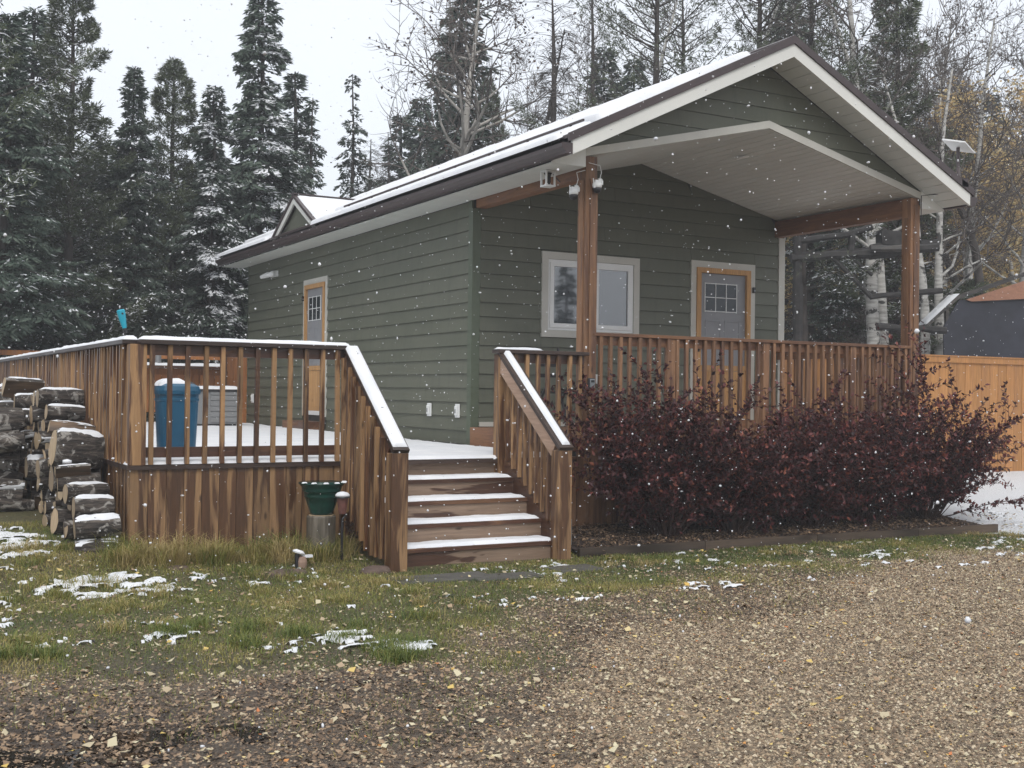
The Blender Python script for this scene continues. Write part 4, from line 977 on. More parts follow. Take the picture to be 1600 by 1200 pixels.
def slabpx(nm, pts, th, m, off=0, par=None, d=SD):
    P = [at(u, v, d)+dpt*off for u, v in pts]; mb = MB(); mb.prism(P[::-1], tuple(dpt*th)); return put(nm, mb.mesh(nm, m), par)
slabpx('mesh_wall', [(1476, 510), (1500, 468), (1518, 469), (1560, 464), (1640, 462), (1700, 462), (1700, 640), (1478, 640)], .05, TARP, .05, t)
slabpx('gable_board', [(1510, 468), (1560, 452), (1600, 439), (1700, 402), (1700, 470), (1600, 467), (1518, 471)], .04, PLY, 0, t)
for (a, b) in (((1495, 463), (1700, 392)), ((1448, 507), (1500, 459))):
    P = [at(*a), at(*b)]; nrm = Vector((0, 0, -.07))
    put('roof_edge', MB().prism([P[0], P[1], P[1]+nrm, P[0]+nrm], tuple(dpt*.5)).mesh('roof_edge', GREYW), t)
    L_ = (P[1]-P[0])
    if a[0] < 1490: sheet('shelter_snow', np.array(P[0]+Vector((0, 0, .006))), np.array(L_.normalized()), np.array(dpt), L_.length, .5, .05, t, .04, .05, .03, 12)
for u in (1480, 1545, 1640): slabpx('shelter_post', [(u, 640), (u, 480), (u+5, 480), (u+5, 640)], .1, GREYW, .06, t)

t = thing('pole_platform', 'charred-looking pole platform lashed between the birches behind the porch', 'platform', tuple(at(1370, 600)))
def pole(nm, a, b, r, d0=SD-.3, d1=SD-.3, m=None):
    P, Q = at(*a, d0), at(*b, d1); n_ = 6
    pts = [P.lerp(Q, k/n_)+Vector((0, 0, R0.normal(0, r*.12))) for k in range(n_+1)]
    put(nm, MB().tube(pts, [r*1.35*R0.uniform(.85, 1.1) for _ in pts], 7).mesh(nm, m or BLKW), t)
BLKW = plain('charred_wood', (.03, .028, .027), .85, var=.5, sc=8, bump=.8)
pole('pole', (1236, 404), (1362, 396), .075); pole('pole', (1240, 400), (1362, 391), .05, SD, SD)
pole('pole', (1242, 377), (1330, 366), .05); pole('pole', (1322, 368), (1362, 354), .05)
pole('pole', (1358, 398), (1466, 386), .07); pole('pole', (1360, 390), (1466, 380), .07, SD, SD)
pole('pole', (1360, 389), (1412, 387), .05, SD-.5, SD-.5, GREYW)
pole('brace', (1300, 401), (1363, 466), .035); pole('brace', (1330, 404), (1363, 430), .03)
pole('pole', (1360, 464), (1472, 454), .045); pole('pole', (1370, 511), (1478, 516), .055)
slabpx('deck_panel', [(1375, 359), (1408, 363), (1412, 385), (1376, 382)], .4, BLKW, -.1, t)
slabpx('deck_panel', [(1436, 374), (1464, 378), (1464, 392), (1436, 389)], .4, BLKW, -.1, t)
pole('upright', (1329, 404), (1332, 362), .05); pole('upright', (1247, 640), (1246, 370), .07)
# ---------------------------------------------------------------- vegetation generators
def nrm(v): return v/np.maximum(np.linalg.norm(v, axis=-1, keepdims=True), 1e-9)
def cards(P, D, Sd, Ln, Wd, fold=0.0, split=.5):
    n = len(P); Ln = np.broadcast_to(np.asarray(Ln, float).reshape(-1, 1), (n, 1)); Wd = np.broadcast_to(np.asarray(Wd, float).reshape(-1, 1), (n, 1))
    D = nrm(D); Sd = nrm(np.cross(np.cross(D, Sd), D)); U = np.cross(Sd, D)
    mid = P+D*Ln*split
    V = np.stack([P, mid+Sd*Wd*.5+U*Wd*fold, P+D*Ln, mid-Sd*Wd*.5+U*Wd*fold], 1).reshape(-1, 3)
    b = np.arange(n)[:, None]*4
    if fold: F = np.concatenate([b+[0, 1, 2], b+[0, 2, 3]], 0)
    else: F = b+[0, 1, 2, 3]
    return V, F
def tubes(A, B, RA, RB, n=4):
    A, B = np.asarray(A, float), np.asarray(B, float); D = nrm(B-A); ref = np.where(np.abs(D[:, 2:]) > .9, [[1., 0, 0]], [[0, 0, 1.]])
    X = nrm(np.cross(D, ref)); Y = np.cross(D, X); th = np.arange(n)*2*math.pi/n
    c, s = np.cos(th)[None, :, None], np.sin(th)[None, :, None]; ring = X[:, None]*c+Y[:, None]*s
    V = np.concatenate([A[:, None]+ring*np.asarray(RA)[:, None, None], B[:, None]+ring*np.asarray(RB)[:, None, None]], 1).reshape(-1, 3)
    b = np.arange(len(A))[:, None, None]*2*n; k = np.arange(n)
    F = np.stack([k, (k+1) % n, (k+1) % n+n, k+n], -1)[None]+b
    return V, F.reshape(-1, 4)
def conifer(seed, H=10, R=1.7, nb=260, per=95, h0=.06, droop=.35, uplift=.15, prof=.85, snow=.2, snowside=None, cl=.15, cw=.045, needle=None, sparse=0, lean=0, gaps=.0, tuft=False, coll=1.0):
    r = np.random.RandomState(seed); hz = h0+(1-h0)*np.sort(r.rand(nb))**.92; hz = hz*H
    t_ = (H-hz)/(H*(1-h0)); Ln = R*(t_**prof)*(.62+.5*r.rand(nb))*(1-sparse*r.rand(nb)**2)+.10
    clump = 1+.25*np.sin(hz*1.9+seed)+.18*np.sin(hz*4.7+seed*2); Ln *= clump
    az = r.rand(nb)*2*math.pi; ca, sa = np.cos(az), np.sin(az)
    upl = uplift+(1-t_)*.55; dr = droop*(.6+.8*r.rand(nb))
    lx = lambda z: lean*(z/H)**1.5*H
    # wood
    zz = np.linspace(0, H, 14); tr = .012*H*(1-zz/H)**.8+.012
    TA = np.stack([lx(zz[:-1])+.04*np.sin(zz[:-1]), 0*zz[:-1], zz[:-1]], 1); TB = np.stack([lx(zz[1:])+.04*np.sin(zz[1:]), 0*zz[1:], zz[1:]], 1)
    V1, F1 = tubes(TA, TB, tr[:-1], tr[1:], 8)
    bp = lambda i, t: np.stack([lx(hz[i])+ca[i]*Ln[i]*t, sa[i]*Ln[i]*t, hz[i]+Ln[i]*(upl[i]*t-dr[i]*t*t*1.5+.18*t**4)], 1)
    idx = np.arange(nb); A = []; B = []; ra = []; rb = []
    for k in range(4):
        A.append(bp(idx, k/4)); B.append(bp(idx, (k+1)/4)); rr_ = .010+.006*Ln; ra.append(rr_*(1-k/4.6)); rb.append(rr_*(1-(k+1)/4.6))
    V2, F2 = tubes(np.concatenate(A), np.concatenate(B), np.concatenate(ra), np.concatenate(rb), 3)
    wood_ = (np.concatenate([V1, V2]), np.concatenate([F1, F2+len(V1)]))
    # foliage: sprays of needle twigs either side of each bough
    w_ = (Ln+.15)**1.25; w_ /= w_.sum(); n = int(nb*per); i = r.choice(nb, n, p=w_)
    t = r.rand(n)**(.75 if not tuft else .35); t = .12+.88*t if not tuft else .45+.55*t
    wid = (.30*Ln[i]*np.clip(1.05-t, 0, 1)**.6+.05)*coll; s = r.uniform(-1, 1, n); s = np.sign(s)*np.abs(s)**.8
    P = bp(i, t); side = np.stack([-sa[i], ca[i], 0*ca[i]], 1); fwd = np.stack([ca[i], sa[i], (upl[i]-3*dr[i]*t)*.8], 1)
    P = P+side*(s*wid)[:, None]; P[:, 2] -= np.abs(s)*wid*.45+r.rand(n)*.05*Ln[i]**.5
    if gaps:
        keep = r.rand(n) < 1-gaps*(vn(hz[i]*1.3+seed, az[i]*1.5) > .5); P, side, fwd, s, t, i = [q[keep] for q in (P, side, fwd, s, t, i)]; n = len(P)
    D = nrm(fwd*.7+side*np.sign(s)[:, None]*.75+r.normal(0, .33 if not tuft else .8, (n, 3))+np.array([0, 0, -.22 if not tuft else .25]))
    V, F = cards(P, D, r.normal(0, 1, (n, 3)), cl*(.6+.8*r.rand(n)), cw*(.7+.6*r.rand(n)))
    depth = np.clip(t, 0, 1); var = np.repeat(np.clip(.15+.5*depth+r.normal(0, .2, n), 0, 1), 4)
    sn = None
    if snow:
        k = r.rand(n) < snow*(.25+1.5*(vn(hz[i]*1.6+seed*3, az[i]*2) > .55))*np.clip(t*1.4-.3, 0, 1)
        if snowside is not None: k &= (np.cos(az[i]-snowside) > -.2+r.rand(n)*.6)
        Ps = P[k]+[0, 0, .025]; Ds = D[k].copy(); Ds[:, 2] = Ds[:, 2]*.5-.1; m = len(Ps)
        Vs, Fs = cards(Ps, Ds, np.cross(nrm(Ds), [0, 0, 1.])+r.normal(0, .25, (m, 3)), cl*(.7+.7*r.rand(m)), cw*(1.0+1.0*r.rand(m)), fold=-.35)
        sn = (Vs, Fs)
    return wood_, (V, F, var), sn
def bare(seed, H=12, r0=.10, nbr=26, h0=.3, up_=.8, lv=3, spread=.42, wob=.03, twig=1.0, limb=.34, leaves=0, leafsz=.05, lean=0, fork=0, crown=1.0):
    r = np.random.RandomState(seed); A = []; B = []; ra = []; rb = []; tips = []
    def branch(p, d, ln, rad, level, n=6):
        p = np.array(p, float); d = nrm(np.array(d, float)); pts = [p]; dirs = [d]
        for k in range(n):
            d = nrm(d+r.normal(0, .16 if level else wob, 3)+np.array([0, 0, .07 if level else .02])); q = p+d*ln/n
            A.append(p); B.append(q); ra.append(rad*(1-.85*k/n)); rb.append(rad*(1-.85*(k+1)/n)); p = q; pts.append(p); dirs.append(d)
        if level >= 1: tips.append(p)
        if level < lv:
            m = {0: nbr, 1: int(7*twig), 2: int(5*twig)}[level]
            for j in range(m):
                t = (h0+(1-h0)*(j+r.rand())/m) if level == 0 else .2+.8*r.rand()
                kk = min(int(t*n), n-1); f = t*n-kk; q = pts[kk]*(1-f)+pts[kk+1]*f; dd = dirs[kk+1]
                a = r.rand()*6.283; o = nrm(np.cross(dd, [math.cos(a), math.sin(a), .3])); nd = nrm(dd*(up_ if level == 0 else .75)+o*(.75+.4*r.rand()))
                l2 = (H*spread*(1-t*.75)*(.45+.6*r.rand())*crown if level == 0 else ln*(.30+.3*r.rand()))
                branch(q, nd, l2, rad*(1-.8*t)*(limb if level == 0 else .5)+.0052, level+1, 6 if level == 0 else 4)
                if level >= 1: tips.append(q+nd*l2*.6)
    if fork:
        branch((0, 0, 0), (lean, 0, 1), H, r0, 0, 12); branch((.05, 0, H*.35), (.25+lean, .1, 1), H*.6, r0*.7, 0, 9)
    else: branch((0, 0, 0), (lean, 0, 1), H, r0, 0, 14)
    A, B, ra, rb = map(np.array, (A, B, ra, rb)); big = ra > .022
    V1, F1 = tubes(A[big], B[big]+nrm(B[big]-A[big])*.01, ra[big], rb[big], 8); V2, F2 = tubes(A[~big], B[~big], ra[~big], rb[~big], 3)
    lf = None
    if leaves:
        T = np.array(tips); n = int(leaves); i = r.randint(len(T), size=n); P = T[i]+r.normal(0, .16, (n, 3))
        V, F = cards(P, r.normal(0, 1, (n, 3)), r.normal(0, 1, (n, 3)), leafsz*(.7+.6*r.rand(n)), leafsz*.8, fold=.15); lf = (V, F, np.repeat(r.rand(n), 4))
    return (V1, F1), (V2, F2), lf
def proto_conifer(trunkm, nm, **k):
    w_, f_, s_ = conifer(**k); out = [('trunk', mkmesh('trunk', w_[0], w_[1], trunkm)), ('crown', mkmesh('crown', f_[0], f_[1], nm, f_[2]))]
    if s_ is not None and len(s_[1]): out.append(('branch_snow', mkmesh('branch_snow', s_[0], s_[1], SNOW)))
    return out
def proto_bare(trunkm, twigm, leafm=None, **k):
    a, b, c = bare(**k); out = [('trunk', mkmesh('trunk', a[0], a[1], trunkm, smooth=True)), ('branches', mkmesh('branches', b[0], b[1], twigm))]
    if c: out.append(('crown', mkmesh('crown', c[0], c[1], leafm, c[2])))
    return out
PR = {}
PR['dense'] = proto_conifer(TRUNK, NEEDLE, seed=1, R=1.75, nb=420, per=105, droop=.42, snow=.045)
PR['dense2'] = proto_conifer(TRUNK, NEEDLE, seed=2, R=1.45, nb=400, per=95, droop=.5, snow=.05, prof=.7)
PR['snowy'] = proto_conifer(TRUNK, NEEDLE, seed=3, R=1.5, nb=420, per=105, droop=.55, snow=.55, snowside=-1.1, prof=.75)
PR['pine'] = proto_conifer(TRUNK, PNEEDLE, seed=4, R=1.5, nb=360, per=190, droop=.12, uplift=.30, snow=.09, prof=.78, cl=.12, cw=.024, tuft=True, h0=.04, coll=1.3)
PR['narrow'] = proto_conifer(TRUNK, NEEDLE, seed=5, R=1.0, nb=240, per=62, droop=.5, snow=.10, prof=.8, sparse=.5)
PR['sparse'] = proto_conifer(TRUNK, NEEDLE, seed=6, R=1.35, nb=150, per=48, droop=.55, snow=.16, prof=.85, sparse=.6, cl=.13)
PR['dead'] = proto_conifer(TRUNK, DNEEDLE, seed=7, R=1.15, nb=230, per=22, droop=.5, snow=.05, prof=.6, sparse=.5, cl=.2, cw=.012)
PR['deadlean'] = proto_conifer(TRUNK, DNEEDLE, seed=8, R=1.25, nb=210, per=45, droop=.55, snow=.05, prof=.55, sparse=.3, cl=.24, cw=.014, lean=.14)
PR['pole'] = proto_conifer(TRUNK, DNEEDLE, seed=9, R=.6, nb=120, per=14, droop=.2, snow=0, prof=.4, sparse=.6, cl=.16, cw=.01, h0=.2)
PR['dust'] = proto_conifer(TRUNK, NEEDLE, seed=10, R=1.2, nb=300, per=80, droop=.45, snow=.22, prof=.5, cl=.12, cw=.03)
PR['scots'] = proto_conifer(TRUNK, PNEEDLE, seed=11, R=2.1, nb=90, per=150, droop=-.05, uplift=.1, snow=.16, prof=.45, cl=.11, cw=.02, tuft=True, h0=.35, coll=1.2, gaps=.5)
PR['birch'] = proto_bare(BIRCH, TWIG, DLEAF, seed=21, H=12, r0=.12, nbr=22, h0=.35, leaves=220, leafsz=.06)
PR['birch2'] = proto_bare(BIRCH, TWIG, seed=22, H=12, r0=.11, nbr=20, h0=.45, spread=.3)
PR['poplar'] = proto_bare(PBARK, TWIG, DLEAF, seed=23, H=10, r0=.15, nbr=30, h0=.38, spread=.62, up_=.6, limb=.45, leaves=900, leafsz=.075, wob=.05)
PR['crook'] = proto_bare(TRUNK, TWIG, DLEAF, seed=24, H=12, r0=.15, nbr=18, h0=.5, wob=.13, spread=.35, leaves=200, leafsz=.06)
PR['twiggy'] = proto_bare(TWIG, TWIG, seed=25, H=9, r0=.06, nbr=34, h0=.15, up_=1.3, spread=.4, twig=1.2)
PR['yellow'] = proto_bare(BIRCH, TWIG, YLEAF, seed=26, H=9, r0=.07, nbr=26, h0=.2, spread=.32, leaves=5200, leafsz=.085)
PR['brush'] = proto_bare(TWIG, TWIG, DLEAF, seed=27, H=4, r0=.035, nbr=30, h0=.05, up_=1.0, spread=.5, leaves=300, leafsz=.06)
PH = dict(birch=12, birch2=12, poplar=10, crook=12, twiggy=9, yellow=9, brush=4)
def tree(kind, name, label, px, ytop, d, rz=None, wd=1, group=None, cat='tree', grp=None, mirror=False):
    b = un(px, 615, d=d); tz = float(un(px, ytop, d=d)[2]); z0 = float(gz(b[0], b[1])); H = PH.get(kind, 10)
    s = max(.15, (tz-z0)/H); o = thing(name, label, cat, (b[0], b[1], z0-.03), group)
    sw = s*wd if kind not in PH else (s*.5+.5)*wd
    o.scale = (sw*(-1 if mirror else 1), sw, s); o.rotation_euler = (0, 0, R0.rand()*6.28 if rz is None else rz)
    for nm, me in PR[kind]:
        c = bpy.data.objects.new(nm, me); COL.objects.link(c); c.parent = o
        if nm == 'branch_snow': c['kind'] = 'stuff'
    return o
T = tree
sp = 'spruce_tree'
T('dense', sp, 'dark spruce at the far left edge of the picture, its top cut by the frame', 5, 20, 21, 0, 1.2)
T('pine', 'pine_tree', 'tall fluffy-topped pine second from the left edge, its top above the frame', 105, -40, 23, 1, 1.05)
T('dense2', sp, 'dark spruce between the left edge and the tall fluffy pine', 45, 10, 25, 2, 1.25)
T('dense', sp, 'narrow-topped dark spruce just right of the tall fluffy pine', 203, 100, 24, 3, .9)
T('pine', 'pine_tree', 'rounded pine with a broad fluffy top left of the snowy spruces', 265, 90, 25, 4, 1.1)
T('snowy', sp, 'smaller spruce with snow-laden boughs beside the tallest snowy spruce', 328, 132, 24.5, math.radians(-0), 1.0)
T('snowy', sp, 'tallest spruce with thick snow on its boughs left of the cabin roof', 402, -20, 26, math.radians(40), 1.05)
T('narrow', sp, 'slim spruce close behind the right side of the tallest snowy spruce', 455, 110, 29, 5, 1.5)
T('sparse', sp, 'ragged half-dead spruce with a hooked top above the dormer', 482, 150, 28, 2, .95)
T('sparse', sp, 'lone thin pointed spruce standing against open sky behind the roof', 545, 113, 31, 0, .95)
T('dead', 'dead_spruce', 'small bare dead spruce low behind the snowy roof', 602, 205, 36, 0, 1)
T('narrow', sp, 'short ragged spruce left of the pair behind the roof', 621, 178, 38, 1, 1.7)
T('dense2', sp, 'small bushy spruce with some snow left of the big forked poplar', 652, 150, 36, 2, 1.1)
T('narrow', sp, 'tall dark spire of spruce right behind the big forked poplar', 716, -60, 30, 3, 1.35)
T('dense', sp, 'dark leaning-crowned spruce behind the poplar trunk', 688, 120, 34, 4, .8)
T('pine', 'pine_tree', 'yellow-green pine just right of the forked poplar', 757, 118, 33, 5, .8)
T('poplar', 'poplar_tree', 'big pale bare poplar with spreading limbs and a few hanging dead leaves', 702, -50, 27, 1.0, 1.15)
T('deadlean', 'dead_spruce', 'leaning dead spruce with hanging dry branches all swept to the right', 788, 42, 30, -YAW, 1.0)
T('pole', 'dead_spruce', 'straight needleless dead spruce pole right of the leaning one', 857, -10, 29, 0, 1.3)
T('twiggy', 'bare_tree', 'fine-twigged bare tree behind the leaning dead spruce', 765, 140, 38, 1, 1.2)
for i, (px, yt, k, d, lb, nm) in enumerate([
    (918, -40, 'pole', 31, 'thin dark dead trunk above the left end of the porch gable', 'dead_spruce'), (966, -60, 'birch2', 28, 'pale trunk left of the dark straight pine trunk above the gable', 'birch_tree'),
    (938, 70, 'dense2', 36, 'dim snow-dusted spruce low above the gable roof', sp), (985, 90, 'dense2', 35, 'second dim spruce above the gable roof, right of the first', sp),
    (1018, -120, 'scots', 26, 'straight dark pine trunk above the left slope of the gable', 'pine_tree'), (1105, -80, 'birch2', 27, 'smooth grey-white trunk rising behind the gable left of the ridge', 'birch_tree'),
    (1180, -140, 'scots', 25, 'broad pine with snowy tufts right behind the gable peak', 'pine_tree'), (1262, -120, 'scots', 26, 'dark-trunked pine just right of the gable peak', 'pine_tree'),
    (1060, -30, 'scots', 34, 'distant pine crown over the left slope of the gable', 'pine_tree'),
    (1368, -160, 'birch', 24, 'large white birch trunk rising behind the right slope of the porch roof', 'birch_tree'), (1386, -120, 'birch2', 24.2, 'second thick white birch close beside the largest birch', 'birch_tree'),
    (1395, -60, 'pine', 26.5, 'pine whose dark tufts show right of the big twin birches', 'pine_tree'),
    (1480, -80, 'crook', 25, 'crooked dark-limbed tree bending above the satellite dish', 'aspen_tree'), (1505, 20, 'birch', 27, 'slender birch right of the satellite dish', 'birch_tree'),
    (1446, 60, 'birch2', 23.8, 'birch trunk just right of the right porch post', 'birch_tree'), (1462, 90, 'birch', 24.4, 'spotted birch trunk second right of the porch post', 'birch_tree'),
    (1592, 40, 'birch', 27, 'white birch at the right edge of the picture', 'birch_tree'), (1328, 120, 'birch2', 26, 'thin birch seen through the porch left of the thick ones', 'birch_tree'),
    (1254, 60, 'scots', 23.5, 'rough brown trunk nearest the porch window corner seen through the porch', 'pine_tree'), (1292, 150, 'dust', 26, 'snow-dusted dark spruce filling the view through the porch', sp),
    (1340, 100, 'twiggy', 28, 'bare twiggy tree behind the gable slope left of the twin birches', 'bare_tree'), (1420, 70, 'twiggy', 28, 'bare grey tree between the twin birches and the dish', 'bare_tree')]):
    T(k, nm, lb, px, yt, d, None, 1.4 if px in (1368, 1386, 1446, 1462, 1105) else 1.2 if 'birch' in k else 1.0)
T('scots', 'pine_tree', 'near pine left of the picture whose boughs hang into the upper left corner', -165, -330, 15.5, 2.2, 1.0)
for px, yt, k, d, lb, nm in ((574, 215, 'dead', 37, 'thin dead spruce just right of the lone pointed one', 'dead_spruce'), (600, 260, 'twiggy', 40, 'grey twiggy bush-like tree low above the roof beside the thin dead spruce', 'bare_tree'), (900, 30, 'twiggy', 34, 'bare tree with fine grey crown left of the pale trunk above the gable', 'bare_tree'), (830, 120, 'twiggy', 37, 'bare grey tree between the leaning dead spruce and the bare pole', 'bare_tree'), (1225, -20, 'dense2', 33, 'tall dim spruce behind the gable peak', sp), (1300, -60, 'birch2', 29, 'bare birch crown over the right slope of the gable', 'birch_tree'), (1545, -20, 'crook', 29, 'dark forked bare tree between the dish and the right edge', 'aspen_tree'), (722, 200, 'brush', 31, 'snowy brush at the foot of the forked poplar', 'bush')):
    T(k, nm, lb, px, yt, d, None, 1.0, None, 'bush' if nm == 'bush' else 'tree')
# screened rows behind, told apart from one another by nothing in the photograph
rt_ = np.random.RandomState(11)
for i in range(16):
    px = -120+i*34+rt_.uniform(-10, 10); T(['dense', 'dense2', 'snowy', 'dense'][i % 4], sp, 'dark spruce in the shaded wood behind the front row of spruces', px, rt_.uniform(210, 330), rt_.uniform(27, 33), None, 1.25, 'spruces filling the wood on the left')
for i in range(9):
    px = -30+i*52; T('dense', sp, 'low dark spruce closing the foot of the wood beyond the deck railing', px, rt_.uniform(330, 430), rt_.uniform(25, 28), None, 1.9, 'low spruces beyond the deck')
for i in range(13):
    px = 575+i*80+rt_.uniform(-15, 15); k = ['dense2', 'twiggy', 'narrow', 'twiggy', 'dust'][i % 5]
    T(k, 'spruce_tree' if k in ('dense2', 'narrow', 'dust') else 'bare_tree', 'dim %s in the distant wood behind the cabin roof' % ('spruce' if k in ('dense2', 'narrow', 'dust') else 'bare tree'), px, rt_.uniform(190, 300) if px < 900 else rt_.uniform(110, 230), rt_.uniform(40, 55), None, 1.3, 'distant %s behind the roof' % ('spruces' if k in ('dense2', 'narrow', 'dust') else 'bare trees'))
for i in range(22):
    px = 1230+i*19+rt_.uniform(-8, 8); T('yellow', 'birch_tree', 'yellow-leaved young birch in the wood behind the fence', px, rt_.uniform(170, 330), rt_.uniform(30, 46), None, 1.5, 'yellow young birches behind the fence')
for i in range(15):
    px = 1200+i*31+rt_.uniform(-10, 10); T(['twiggy', 'birch2', 'twiggy', 'poplar'][i % 4], 'bare_tree', 'bare grey tree in the tangled wood on the right', px, rt_.uniform(-20, 200), rt_.uniform(31, 48), None, 1.0, 'bare trees in the wood on the right')
for i in range(12):
    px = 1215+i*26; T(['brush', 'dust'][i % 2], 'brush_bush' if i % 2 == 0 else sp, 'low snowy undergrowth behind the porch and fence' if i % 2 == 0 else 'small dark snow-dusted spruce in the undergrowth', px, rt_.uniform(430, 520), rt_.uniform(25, 30), None, 1.5, 'undergrowth bushes' if i % 2 == 0 else 'small undergrowth spruces', 'bush' if i % 2 == 0 else 'tree')

o = T('narrow', sp, 'slim spruce across the yard behind the viewer, mirrored in the left window pane', 5, 20, 21, 0, 1.0)
o.location = (17.0, -25.2, -.1); o.scale = (1.0, 1.0, .68)
# thin snowfall haze over the whole clearing
hz = box('haze', (-412, -312, -2.5), (412, 412, 17), None, None, kind='stuff'); hz['label'] = 'pale haze of falling snow between the trees'
hm = bpy.data.materials.new('haze'); hm.use_nodes = True; hm.node_tree.nodes.clear(); pv = hm.node_tree.nodes.new('ShaderNodeVolumePrincipled'); hmo = hm.node_tree.nodes.new('ShaderNodeOutputMaterial')
pv.inputs['Color'].default_value = (.93, .95, 1, 1); pv.inputs['Density'].default_value = .0028; hm.node_tree.links.new(pv.outputs[0], hmo.inputs['Volume']); hz.data.materials.clear(); hz.data.materials.append(hm)
# ---------------------------------------------------------------- burgundy shrubs
def shrub(seed, bx, by, stems, hgt, label, extra=()):
    r = np.random.RandomState(seed); z0 = float(gz(bx, by))+.03; o = thing('burgundy_shrub', label, 'shrub', (bx, by, z0), 'burgundy shrubs in front of the porch')
    A = []; B = []; ra = []; rb = []; P = []; D = []
    def stem(p, d, ln, rad, lvl, dens):
        p = np.array(p, float); d = nrm(np.array(d, float)); n = 8 if lvl == 0 else 5; seg = ln/n
        for k in range(n):
            d = nrm(d+r.normal(0, .07, 3)+np.array([d[0], d[1], -.05])*.07); q = p+d*seg
            A.append(p); B.append(q); ra.append(rad*(1-.8*k/n)); rb.append(rad*(1-.8*(k+1)/n))
            if k >= (2 if lvl == 0 else 0):
                m = max(1, int(seg*dens)); 
                for _ in range(m): P.append(p+(q-p)*r.rand()); D.append(d)
            if lvl == 0 and k >= 2:
                for _ in range(r.poisson(1.15)):
                    stem(p, nrm(d+r.normal(0, .6, 3)), ln*(.18+.2*r.rand()), rad*.45, 1, dens*1.1)
            p = q
    for s in range(stems):
        a = r.randint(7)*.9+seed+r.normal(0, .16); tilt = .12+.75*r.rand()**1.1; d = (math.cos(a)*tilt*1.1, math.sin(a)*tilt*.75, 1)
        l_ = hgt*(.55+.5*r.rand())*(1 if tilt < .5 else .85); stem((bx+.14*math.cos(a)*r.rand(), by+.08*math.sin(a)*r.rand(), z0-.03), d, l_, .0075, 0, 58)
    for d, l_ in extra: stem((bx, by, z0), d, l_, .009, 0, 50)
    V, F = tubes(A, B, ra, rb, 4); put('stems', mkmesh('stems', V, F, SHRUBW), o, (bx, by, z0)) if False else None
    me = mkmesh('stems', V-np.array([bx, by, z0]), F, SHRUBW); c = bpy.data.objects.new('stems', me); COL.objects.link(c); c.parent = o
    P = np.array(P); D = np.array(D); n = len(P); out = r.normal(0, 1, (n, 3)); out -= D*np.sum(out*D, 1, keepdims=True); out = nrm(out)
    dd = nrm(D*.55+out*.9+[0, 0, .1])
    V, F = cards(P, dd, np.cross(dd, [0, 0, 1])+r.normal(0, .5, (n, 3)), .054*(.5+.9*r.rand(n)), .030*(.6+.8*r.rand(n)), fold=.22, split=.42)
    me = mkmesh('leaves', V-np.array([bx, by, z0]), F, PLEAF, np.repeat(r.rand(n), 4)); me['kind'] = 'x'
    c = bpy.data.objects.new('leaves', me); COL.objects.link(c); c.parent = o; c['kind'] = 'stuff'
    return o
SHRUBW = plain('shrub_stem', (.055, .03, .022), .8, var=.4, sc=20)
shrub(41, .56, -3.20, 88, 1.70, 'burgundy shrub nearest the stairs, left of the others', (((-.55, -.1, .35), 1.25), ((-.5, .0, .75), 1.3), ((.25, 0, 1), 2.0), ((.35, -.1, 1), 1.95), ((-.1, 0, 1), 1.9)))
shrub(42, 1.42, -3.22, 76, 1.42, 'second burgundy shrub from the stairs, lower and rounder')
shrub(43, 2.50, -3.20, 76, 1.42, 'third burgundy shrub from the stairs, below the porch door')
shrub(44, 3.35, -3.18, 56, 1.68, 'fourth burgundy shrub with tall shoots before the railing')
shrub(45, 4.35, -3.15, 84, 1.70, 'largest burgundy shrub at the right end with one long branch over the fence', (((1.0, -.1, .95), 1.9), ((.05, .0, 1), 2.25), ((.12, .1, 1), 2.1), ((-.05, .1, 1), 2.0), ((.9, -.1, .5), 1.55), ((.8, -.2, .3), 1.4), ((.3, 0, 1), 1.9)))

# ---------------------------------------------------------------- ground cover
rg = np.random.RandomState(77)
def scatter(n, x0, x1, y0, y1): return rg.uniform(x0, x1, n), rg.uniform(y0, y1, n)
def inview(x, y, m=60):
    z = gz(x, y); v = np.stack([x-CP[0], y-CP[1], z-CP[2]], 1); d = v@fw; u = 800+FPX*(v@rt)/d; w_ = 600-FPX*(v@up)/d
    return (d > 1) & (u > -m-250) & (u < 1600+m+250) & (w_ < 1200+m+120)
def notbuilt(x, y):
    k = ~((x > XL-.04) & (y > YD0-.03) & (x < 5.05)) & ~((x > -2.62) & (x < -.85) & (y > -3.6) & (y < -2)) & ~((x > -.7) & (x < 4.8) & (y > -3.6-.035*(x+.7)))
    return k
def grass(name, x, y, hmin, hmax, wd, leanv, tone, label=None, dens=None):
    n = len(x); z = gz(x, y); P = np.stack([x, y, z-.005], 1); a = rg.rand(n)*6.283; ln = rg.uniform(hmin, hmax, n)
    D = nrm(np.stack([np.cos(a)*leanv*rg.rand(n), np.sin(a)*leanv*rg.rand(n), np.ones(n)], 1)); S_ = np.stack([-np.sin(a), np.cos(a), 0*a], 1)
    Q = P+D*ln[:, None]*.55; D2 = nrm(D+np.stack([np.cos(a), np.sin(a), -.5+0*a], 1)*leanv*.9); E_ = Q+D2*ln[:, None]*.5; w_ = wd*(.7+.6*rg.rand(n))[:, None]
    V = np.stack([P-S_*w_, P+S_*w_, Q+S_*w_*.8, Q-S_*w_*.8, E_], 1).reshape(-1, 3); b = np.arange(n)[:, None]*5
    o = put(name, mkmesh(name, V, [b+[0, 1, 2, 3], b+[3, 2, 4]], GRASS, np.repeat(np.clip(tone, 0, 1), 5)), kind='stuff'); o['label'] = label or name
    return o
x, y = scatter(900000, -9, 8, -8.2, -1.2)
gr, sn, md = zones(x, y); pt = fbm(x*1.7+31, y*1.7, 4); pt2 = fbm(x*6+31, y*6, 3)
thin = np.where(y > -5.2, 1, .75)
